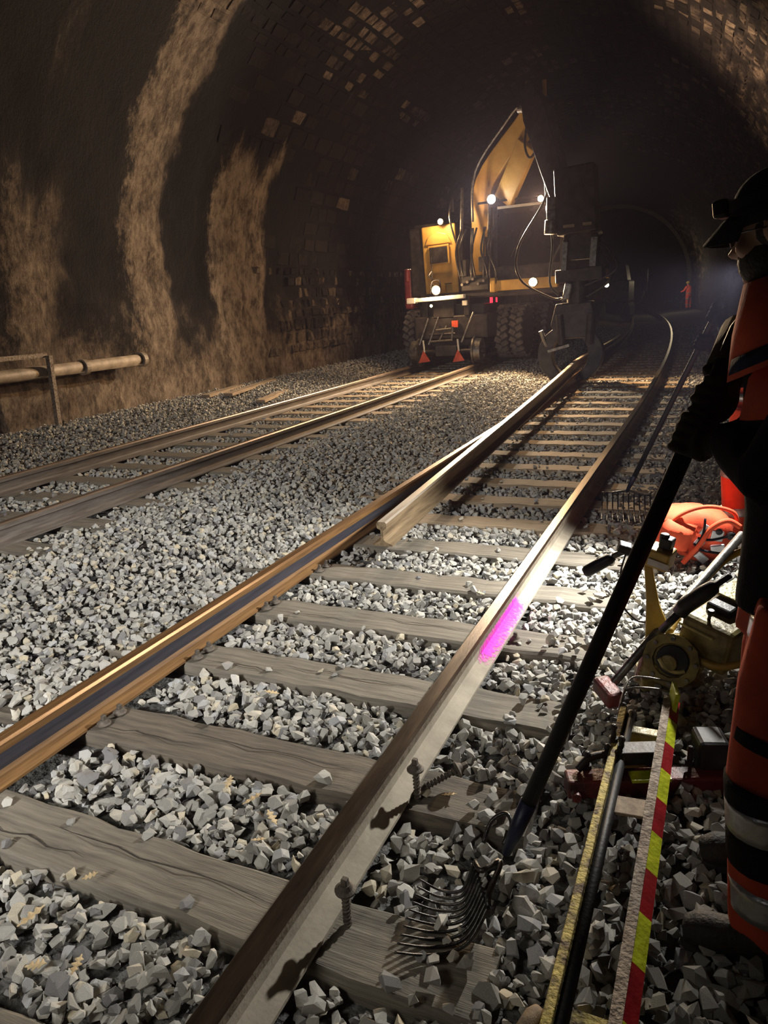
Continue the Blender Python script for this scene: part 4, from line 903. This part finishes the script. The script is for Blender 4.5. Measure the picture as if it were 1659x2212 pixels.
MB().tube([onbag(p.x, p.y, -.18) for p in catmull([V((-.03, -.16, 0)), V((.02, -.02, 0)), V((.05, .10, 0)), V((.12, .17, 0)), V((.2, .15, 0))], 6)], (.016), 8).build('shoulder_strap', 'orange', BG, smooth=True)
MB().lathe(onbag(.10, .09, -.17), R_ @ V((0, -1, 0)), [(0, .02), (.012, .02), (.016, .01)], 14).lathe(onbag(.17, .08, -.16), R_ @ V((0, -1, 0)), [(0, .026), (.02, .024), (.03, .01)], 10).build('buckle', 'black_metal', BG)
# ---------------- pipe with post by the left wall, planks
PP = thing('wall_pipe', (-6.7, 7.2, .3), 'pale pipe with a collar on a rusty post along the left tunnel wall', 'pipe')
MB().cyl((-6.68, 3.5, 1.12), (-6.72, 9.2, 1.10), .085, n=20).build('pipe', 'pipe', PP, smooth=True)
for y in (7.95, 9.15): MB().cyl((-6.71, y-.04, 1.10), (-6.71, y+.04, 1.10), .115, n=20).build('pipe_collar', 'pipe', PP)
MB().box((-6.60, 7.25, .80), (.07, .06, 1.05), (0, .06, 0)).build('post', 'rusty_top', PP)
MB().bar((-6.62, 3.5, 1.38), (-6.62, 7.25, 1.33), .05, .06).build('top_bar', 'rusty_top', PP)
for i, (x, y, l, a) in enumerate(((-6.35, 11.6, 2.4, .24), (-6.5, 10.9, 1.5, .20), (-5.65, 11.2, 1.5, .28))):
    o = MB().box((0, 0, 0), (.16, l, .05)).build('plank', 'plank', bevel=.006); o.location = (x, y, gz(x, y)+.05); o.rotation_euler = (0, .04, a)
    tag(o, ('long weathered plank lying on ballast against the left wall', 'short weathered plank beside the longer plank at the left wall', 'narrow board half buried in ballast by the far track')[i], 'plank')
# small bush outside the tunnel mouth
BU = thing('bush', (-1.15, 57.5, gz(-1.15, 57.5)), 'small green bush at the tunnel mouth beside the distant worker', 'bush')
mb = MB(); br = random.Random(8)
for i in range(260):
    a = br.uniform(0, 6.28); t = br.uniform(0, 1); r_ = .9*math.sqrt(br.random()); p = V((-1.15+r_*math.cos(a)*1.2, 57.5+r_*math.sin(a)*.7, .15+t*1.0*(1-.6*r_)+gz(-1.15, 57.5)))
    n_ = V((br.gauss(0, 1), br.gauss(0, 1), br.gauss(0, 1))).normalized(); u, v, _ = frame_of(n_)
    mb.add([p-u*.09, p+v*.04, p+u*.09, p-v*.04], [(0, 1, 2, 3)])
mb.build('foliage', 'bush', BU)
MB().tube([(-1.15, 57.5, gz(-1.15, 57.5)-.1), (-1.1, 57.5, gz(-1.15, 57.5)+.5)], .04, 6).build('stem', 'wood', BU)
# ================================================================== PEOPLE
def leg_band(o, name, mat, hip, knee, ank, t0, t1, r0, r1, extra):
    # t in 0..2: 0 hip, 1 knee, 2 ankle
    def at(t): return hip.lerp(knee, t) if t < 1 else knee.lerp(ank, t-1)
    def rd(t): return r0[0]+(r0[1]-r0[0])*t if t < 1 else r0[1]+(r0[2]-r0[1])*(t-1)
    n = 4; pts = [at(t0+(t1-t0)*i/n) for i in range(n+1)]
    MB().tube(pts, [rd(t0+(t1-t0)*i/n)+extra for i in range(n+1)], 22, wob=.03, caps=True).build(name, mat, o, smooth=True)
def hand_on_bar(o, c, axis, wrist, bar_r, mat, name='glove', s=1.):
    c = V(c); ax = V(axis).normalized(); wv = V(wrist)-c; wv = (wv-ax*wv.dot(ax)).normalized(); tv = ax.cross(wv)
    mb = MB(); R = bar_r+.012*s
    pc = c+wv*(bar_r+.020*s)
    mb.ball(pc, (.019*s, .043*s, .048*s), 14, 10, R=Matrix((wv, tv, ax)).transposed())
    mb.tube([pc+wv*.0, pc.lerp(V(wrist), .5), V(wrist)], [.034*s, .032*s, .034*s], 12)
    for k in range(4):
        off = ax*(-.034+.0235*k)*s; L = (2.9, 3.4, 3.3, 2.7)[k]
        pts = [c+off+wv*R*1.15-tv*.02*s]+[c+off+wv*math.cos(a)*R-tv*math.sin(a)*R for a in np.linspace(.6, L+.5, 8)]
        mb.tube(pts, [.0115*s]*6+[.0105*s, .0095*s, .008*s][:len(pts)-6], 10)
    pts = [c+ax*.03*s+wv*R*1.2+tv*.02*s]+[c+ax*(.036+.006*i)*s+wv*math.cos(a)*R+tv*math.sin(a)*R for i, a in enumerate(np.linspace(.5, 2.2, 5))]
    mb.tube(pts, [.014*s, .0135*s, .013*s, .0125*s, .012*s, .009*s], 10)
    return mb.build(name, mat, o, remesh=.005*s)
def relaxed_hand(o, wrist, d, side, mat, name='glove', s=1.):
    w_ = V(wrist); d = V(d).normalized(); side = V(side).normalized(); nrm = d.cross(side)
    mb = MB(); mb.tube([w_, w_+d*.03, w_+d*.09*s], [(.026, .032), (.022, .043), (.018, .044)], 12, ref=side)
    for k in range(4):
        b0 = w_+d*.088*s+side*(-.033+.022*k)*s; L = (.062, .075, .07, .052)[k]*s
        mb.tube([b0, b0+d*L*.5+nrm*.006, b0+d*L*.85+nrm*.026], [.0105*s, .0098*s, .008*s], 8)
    b0 = w_+d*.03*s-side*.035*s; mb.tube([b0, b0-side*.02*s+d*.03*s+nrm*.01, b0-side*.022*s+d*.06*s+nrm*.02], [.013*s, .0115*s, .009*s], 8)
    return mb.build(name, mat, o, remesh=.006*s)
def boot(o, ank, toe, zg, mat='boot'):
    a = V((ank[0], ank[1], zg)); t = V((toe[0], toe[1], zg)); d = (t-a).normalized(); L = (t-a).length
    mb = MB(); heel = a-d*.075
    mb.tube([heel+V((0, 0, .05)), a+V((0, 0, .055))+d*.0, a+d*L*.45+V((0, 0, .05)), a+d*L*.8+V((0, 0, .046)), t+V((0, 0, .036))], [(.036, .045), (.045, .052), (.048, .05), (.052, .044), (.034, .028)], 14, ref=(0, 0, 1))
    mb.tube([a+V((0, 0, .05)), V((ank[0], ank[1], zg+.14)), V((ank[0], ank[1], zg+.24))], [.052, .055, .062], 14)
    b = mb.build('boot', mat, o, remesh=.008)
    sl = MB(); sd = V((-d.y, d.x, 0))
    out = []
    for q, wd in ((-.11, .026), (-.08, .038), (0, .037), (L*.45, .044), (L*.8, .05), (L*.97, .036), (L*1.03, .012)): out.append((q, wd))
    poly = [a+d*q+sd*wd for q, wd in out]+[a+d*q-sd*wd for q, wd in out[::-1]]
    sl.prism(poly, (0, 0, 0), (0, 0, .022)); sl.build('sole', 'rubber', b)
    return b
def head_parts(mb, c, f, l, up, s=1.):
    R = Matrix((f, l, up)).transposed(); c = V(c)
    def b(x, y, z, r): mb.ball(c+R @ V((x, y, z))*s, tuple(q*s for q in r), 14, 10, R=R)
    b(-.012, 0, .025, (.096, .076, .098)); b(.02, 0, -.04, (.07, .062, .075)); b(.06, 0, -.088, (.028, .034, .022))
    b(.082, 0, .035, (.02, .05, .014)); b(.088, 0, -.012, (.014, .012, .026)); b(.102, 0, -.028, (.014, .016, .012))
    b(.079, 0, -.060, (.014, .024, .008)); b(.077, 0, -.072, (.014, .022, .008))
    for sg in (-1, 1):
        b(-.005, sg*.078, -.012, (.02, .008, .032)); b(.066, sg*.04, -.022, (.022, .024, .02)); b(.076, sg*.032, .006, (.009, .014, .008))
def person(name, label, J, f, mats, extra=None, group=None, vox=.011):
    f = V(f).normalized(); up = V((0, 0, 1)); l = up.cross(f)
    o = thing(name, (J['pelvis'][0], J['pelvis'][1], J['ground']), label, 'person', group); J = {k: (V(v) if not isinstance(v, (int, float)) else v) for k, v in J.items()}
    hf = V(J['face']).normalized() if 'face' in J else f; hl = up.cross(hf).normalized(); hu = hf.cross(hl)
    # body, one continuous surface
    mb = MB(); mb.tube([J['pelvis']+V((0, 0, -.06)), J['pelvis']+V((0, 0, .08)), J['chest'], J['neck']-V((0, 0, .05))], [(.10, .15), (.09, .135), (.11, .165), (.07, .13)], 18, ref=f)
    mb.tube([J['neck']-V((0, 0, .06)), J['neck'].lerp(J['head'], .5), J['head']-hu*.04], [.062, .055, .055], 14)
    for s_ in 'LR':
        mb.tube([J['hip'+s_], J['knee'+s_], J['ank'+s_]], [.085, .06, .04], 12); mb.tube([J['neck']-V((0, 0, .07)), J['sho'+s_], J['elb'+s_], J['wri'+s_]], [.055, .056, .042, .03], 12)
        mb.ball(J['ank'+s_]-V((0, 0, .04)), (.06, .04, .05))
    head_parts(mb, J['head'], hf, hl, hu)
    mb.build('body', mats.get('skin', 'skin'), o, remesh=vox*.8)
    for sg in (-1, 1):
        MB().ball(J['head']+(hf*.083+hl*sg*.031+hu*.004), .0095, 10, 8).build('eye', 'white', o)
    # trousers
    r = mats.get('legr', (.115, .094, .088))
    mb = MB()
    for s_ in 'LR': mb.tube([J['hip'+s_]+V((0, 0, .04)), J['hip'+s_].lerp(J['knee'+s_], .4), J['knee'+s_], J['knee'+s_].lerp(J['ank'+s_], .5), J['ank'+s_]], [r[0], r[0]*.95, r[1], (r[1]+r[2])/2, r[2]], 24, wob=.2)
    mb.tube([J['pelvis']-V((0, 0, .10)), J['pelvis']+V((0, 0, .1))], [(.12, .18), (.12, .165)], 18, ref=f)
    tr = mb.build('trousers', mats['trousers'], o, remesh=vox)
    for s_ in 'LR':
        for nm, mt, t0, t1 in mats['bands']:
            leg_band(tr, nm, mt, J['hip'+s_], J['knee'+s_], J['ank'+s_], t0, t1, (r[0]*.97, r[1], r[2]), None, .006)
        boot(o, J['ank'+s_], J['toe'+s_], J['ground'])
    # jacket
    mb = MB(); tors = [J['pelvis']-V((0, 0, .04)), J['pelvis'].lerp(J['chest'], .5), J['chest'], J['neck']-V((0, 0, .07)), J['neck']-V((0, 0, .01))]
    trr = [(.135, .19), (.135, .18), (.145, .20), (.105, .16), (.068, .075)]
    k = mats.get('split', 0)
    mb.tube(tors, trr, 22, ref=f, wob=.06)
    sl = MB()
    for s_ in 'LR': sl.tube([J['neck']*.35+J['sho'+s_]*.65-V((0, 0, .03)), J['sho'+s_], J['sho'+s_].lerp(J['elb'+s_], .5), J['elb'+s_], J['elb'+s_].lerp(J['wri'+s_], .6), J['wri'+s_]], [.075, .076, .070, .063, .056, .048], 16, wob=.14)
    if mats['sleeve'] == mats['jacket']:
        mb.v, mb.f, mb.mi = mb.v+sl.v, mb.f+[tuple(i+len(mb.v) for i in q) for q in sl.f], mb.mi+sl.mi
        jk = mb.build('jacket', mats['jacket'], o, remesh=vox)
    else:
        jk = mb.build('jacket', mats['jacket'], o, remesh=vox); sl.build('sleeves', mats['sleeve'], o, remesh=vox)
    for nm, mt, t0, t1 in mats.get('jbands', ()):
        a = tors[0].lerp(tors[2], t0); b = tors[0].lerp(tors[2], t1)
        MB().tube([a, b], [(.143+.004, .190+.006), (.145+.004, .196+.006)], 28, ref=f).build(nm, mt, jk, smooth=True)
    MB().tube([J['neck']-V((0, 0, .03)), J['neck']+(J['head']-J['neck'])*.28], [(.075, .085), (.068, .072)], 18, ref=f, caps=False).build('collar', mats.get('collar', mats['jacket']), jk, solid=.01, smooth=True)
    return o, hf, hl, hu
ZG = .055
# ---- foreground worker, facing the track
J = dict(ground=ZG, pelvis=(1.985, 1.85, .98), chest=(1.99, 1.86, 1.36), neck=(1.945, 1.87, 1.615), head=(1.842, 1.885, 1.805), face=(-1, .34, -.16),
         hipL=(1.955, 1.755, .95), kneeL=(1.905, 1.69, .55), ankL=(1.945, 1.66, .17), toeL=(1.735, 1.672, 0), hipR=(1.965, 1.945, .95), kneeR=(1.925, 1.975, .55), ankR=(1.965, 2.0, .17), toeR=(1.765, 1.985, 0),
         shoL=(1.96, 1.69, 1.535), elbL=(1.835, 1.70, 1.29), wriL=(1.765, 1.895, 1.345), shoR=(1.945, 2.03, 1.55), elbR=(1.80, 2.09, 1.575), wriR=(1.755, 2.0, 1.49))
mt = dict(trousers='orange_dirty', jacket='cloth_black', sleeve='cloth_black', collar='orange', legr=(.118, .098, .10), bands=(('reflective_band', 'reflect', .02, .14), ('black_strip', 'cloth_black', .66, .74), ('knee_patch', 'cloth_black', .98, 1.08), ('reflective_band', 'reflect', 1.08, 1.27), ('shin_patch', 'cloth_black', 1.27, 1.5), ('reflective_band', 'reflect', 1.62, 1.82)))
W1, hf, hl, hu = person('person', 'worker in black jacket, cap and orange trousers holding the black fork shaft', J, (-1, .05, 0), mt)
MB().tube([V((1.93, 1.70, 1.30)), V((1.94, 1.70, 1.45))], [(.10, .09), (.10, .09)], 16).build('orange_panel', 'orange_dirty', W1, remesh=.012)
MB().tube([V((1.985, 1.855, 1.43)), V((1.965, 1.865, 1.55))], [(.152, .205), (.112, .168)], 22, ref=(-1, 0, 0)).build('orange_yoke', 'orange_dirty', W1, smooth=True)
HC = V(J['head']); RH = Matrix((hf, hl, hu)).transposed()
def hp_(x, y, z): return HC+RH @ V((x, y, z))
MB().ball(hp_(.018, 0, -.055), (.076, .068, .066), 20, 12, R=RH).build('beard_shade', 'hair', W1, smooth=True)  # dark ball on the jaw: beard, and face shade put in as colour
oc = MB().tube([V((1.925, 1.87, 1.555)), V((1.892, 1.88, 1.63)), V((1.868, 1.885, 1.72))], [(.15, .18), (.122, .14), (.098, .10)], 24, ref=(-1, .1, .3), wob=.1).build('hood_collar', 'orange_dirty', W1, smooth=True)
MB().tube([V((1.922, 1.872, 1.563)), V((1.910, 1.876, 1.592))], [(.151, .181), (.141, .165)], 24, ref=(-1, .1, .3)).build('navy_band', 'cloth_navy', oc, smooth=True)
# cap
mb = MB(); nu, nv = 26, 8
for i in range(nv+1):
    t = (math.pi/2)*i/nv
    for j in range(nu):
        a = 2*math.pi*j/nu; mb.v.append(hp_(-.012+.110*math.cos(a)*math.cos(t)**.7, .090*math.sin(a)*math.cos(t)**.7, .045+.088*math.sin(t)))
for i in range(nv):
    for j in range(nu): mb.f.append((i*nu+j, i*nu+(j+1) % nu, (i+1)*nu+(j+1) % nu, (i+1)*nu+j)); mb.mi.append(0)
mb.tube([hp_(-.012, 0, .02), hp_(-.012, 0, .055)], [(.108, .09), (.111, .092)], 26, ref=hl)
cap = mb.build('cap', 'cloth_black', W1, smooth=True)
mb = MB()
for i in range(9):
    a = (i/8-.5)*2.2
    for r_, dz in ((.095, .045), (.135, .028), (.185, -.012)): mb.v.append(hp_(-.012+(r_ if r_ < .1 else r_)*math.cos(a)*(1 if r_ < .1 else .97), .09*math.sin(a)*(1.0 if r_ < .15 else .92)/1.0, .02+dz-.018*abs(math.sin(a))))
for i in range(8):
    for j in range(2): mb.f.append((i*3+j, i*3+j+1, i*3+j+4, i*3+j+3)); mb.mi.append(0)
mb.build('cap_visor', 'cloth_black', cap, smooth=True, solid=.004)
hl_ = MB().box(hp_(.115, 0, .075), (.035, .055, .04), RH).build('head_torch', 'black_metal', cap, bevel=.008)
MB().tube([hp_(-.012, 0, .058), hp_(-.012, 0, .08)], [(.113, .094), (.110, .091)], 26, ref=hl, caps=False).build('torch_strap', 'cloth_black', cap, smooth=True)
mb = MB()
for sg in (-1, 1):
    mb.tube(catmull([hp_(.094, sg*.012, .004), hp_(.098, sg*.035, .018), hp_(.088, sg*.06, .004), hp_(.094, sg*.035, -.014), hp_(.094, sg*.012, .004)], 5), .0022, 6); mb.tube([hp_(.086, sg*.062, .01), hp_(0, sg*.08, .005)], .002, 6)
mb.build('glasses', 'steel', W1, smooth=True)
MB().ball(hp_(-.025, 0, .012), (.096, .081, .088), 20, 12, R=RH).build('hair', 'hair', W1, smooth=True)
PA = V((1.722, 1.99, 1.43)); pax = V((1.765, 2.0, 1.566))-V((1.249, 1.699, .14))
hand_on_bar(W1, V((1.249, 1.699, .14))+pax*.905, pax, J['wriR'], .022, 'cloth_grey', s=1.15); hand_on_bar(W1, V((1.249, 1.699, .14))+pax*.84, pax, J['wriL'], .022, 'cloth_grey', s=1.15)
MB().tube([V(J['elbR']).lerp(V(J['wriR']), .0), V(J['wriR'])], [.070, .056], 16, wob=.1).build('gauntlet_cuff', 'cloth_grey', W1, smooth=True)
# ---- second worker with the head torch
J = dict(ground=.04, pelvis=(1.99, 5.08, .93), chest=(1.985, 5.07, 1.30), neck=(1.98, 5.02, 1.535), head=(1.985, 4.96, 1.685), face=(-.85, -.45, -.45),
         hipL=(1.93, 4.98, .90), kneeL=(1.865, 4.97, .50), ankL=(1.90, 4.97, .15), toeL=(1.70, 4.92, 0), hipR=(1.97, 5.18, .90), kneeR=(1.90, 5.22, .50), ankR=(1.95, 5.23, .15), toeR=(1.75, 5.2, 0),
         shoL=(1.955, 4.89, 1.47), elbL=(1.84, 4.86, 1.30), wriL=(1.745, 4.96, 1.46), shoR=(1.955, 5.24, 1.47), elbR=(1.84, 5.34, 1.22), wriR=(1.70, 5.17, 1.28))
mt = dict(trousers='orange', jacket='orange', sleeve='orange', legr=(.11, .092, .09), bands=(('reflective_band', 'reflect', .10, .24), ('black_patch', 'cloth_black', .24, .62), ('reflective_band', 'reflect', .80, .98), ('reflective_band', 'reflect', 1.5, 1.65)), jbands=(('reflective_band', 'reflect', .25, .37),))
W2, hf, hl, hu = person('person', 'worker in orange hi-vis behind the capped worker, holding the upright fork', J, (-1, -.1, 0), mt)
HC = V(J['head']); RH = Matrix((hf, hl, hu)).transposed()
mb = MB()
for i in range(8):
    t = (math.pi/2)*i/7
    for j in range(24): a = 2*math.pi*j/24; mb.v.append(hp_(-.01+.125*math.cos(a)*math.cos(t)**.75, .105*math.sin(a)*math.cos(t)**.75, .04+.11*math.sin(t)))
for i in range(7):
    for j in range(24): mb.f.append((i*24+j, i*24+(j+1) % 24, (i+1)*24+(j+1) % 24, (i+1)*24+j)); mb.mi.append(0)
mb.tube([hp_(0, 0, .035), hp_(0, 0, .045)], [(.14, .115), (.135, .11)], 24, ref=hl)
hm = mb.build('helmet', 'cloth_navy', W2, smooth=True)
ht = MB().box(hp_(.128, 0, .085), (.03, .05, .036), RH).build('head_torch', 'black_metal', hm, bevel=.006)
MB().lathe(hp_(.143, 0, .085), hf, [(0, .013), (.004, .010)], 14).build('lens', 'lamp_small', ht)
f2b, f2t = V((1.12, 5.72, .17)), V((1.70, 5.02, 1.545)); ax2 = f2t-f2b
hand_on_bar(W2, f2b+ax2*.985, ax2, J['wriL'], .019, 'cloth_black', s=1.25); hand_on_bar(W2, f2b+ax2*.86, ax2, J['wriR'], .019, 'cloth_black', s=1.2)
MB().tube([V(J['elbL']).lerp(V(J['wriL']), .45), V(J['wriL'])], [.063, .054], 14).build('cuff', 'cloth_navy', W2, smooth=True)
# ---- distant worker at the tunnel mouth
gy = gz(-.43, 52)
J = dict(ground=gy, pelvis=(-.43, 52, gy+.93), chest=(-.45, 52, gy+1.28), neck=(-.48, 52, gy+1.48), head=(-.50, 52, gy+1.63), face=(-.6, -.7, -.3),
         hipL=(-.5, 51.92, gy+.9), kneeL=(-.52, 51.9, gy+.5), ankL=(-.5, 51.9, gy+.13), toeL=(-.68, 51.8, 0), hipR=(-.38, 52.1, gy+.9), kneeR=(-.36, 52.1, gy+.5), ankR=(-.34, 52.1, gy+.13), toeR=(-.5, 52.0, 0),
         shoL=(-.58, 51.86, gy+1.42), elbL=(-.72, 51.8, gy+1.2), wriL=(-.9, 51.75, gy+1.12), shoR=(-.36, 52.16, gy+1.42), elbR=(-.35, 52.25, gy+1.15), wriR=(-.5, 52.2, gy+1.0))
mt = dict(trousers='orange', jacket='orange', sleeve='orange', bands=(('reflective_band', 'reflect', .5, .65), ('reflective_band', 'reflect', 1.4, 1.55)), jbands=(('reflective_band', 'reflect', .3, .42),))
W3, hf, hl, hu = person('person', 'small distant worker in orange hi-vis standing at the tunnel mouth', J, (-.8, -.5, 0), mt, vox=.02)
HC = V(J['head']); RH = Matrix((hf, hl, hu)).transposed()
MB().ball(hp_(-.01, 0, .055), (.125, .105, .095), 18, 10, R=RH).build('helmet', 'yellow', W3, smooth=True)
relaxed_hand(W3, J['wriL'], (-1, -.2, -.3), (0, 1, 0), 'cloth_black'); relaxed_hand(W3, J['wriR'], (-1, 0, -.4), (0, 1, 0), 'cloth_black')
point('lamp_tunnel_mouth', (-1.2, 50.0, 2.4), 60, (1, .8, .5), .1)
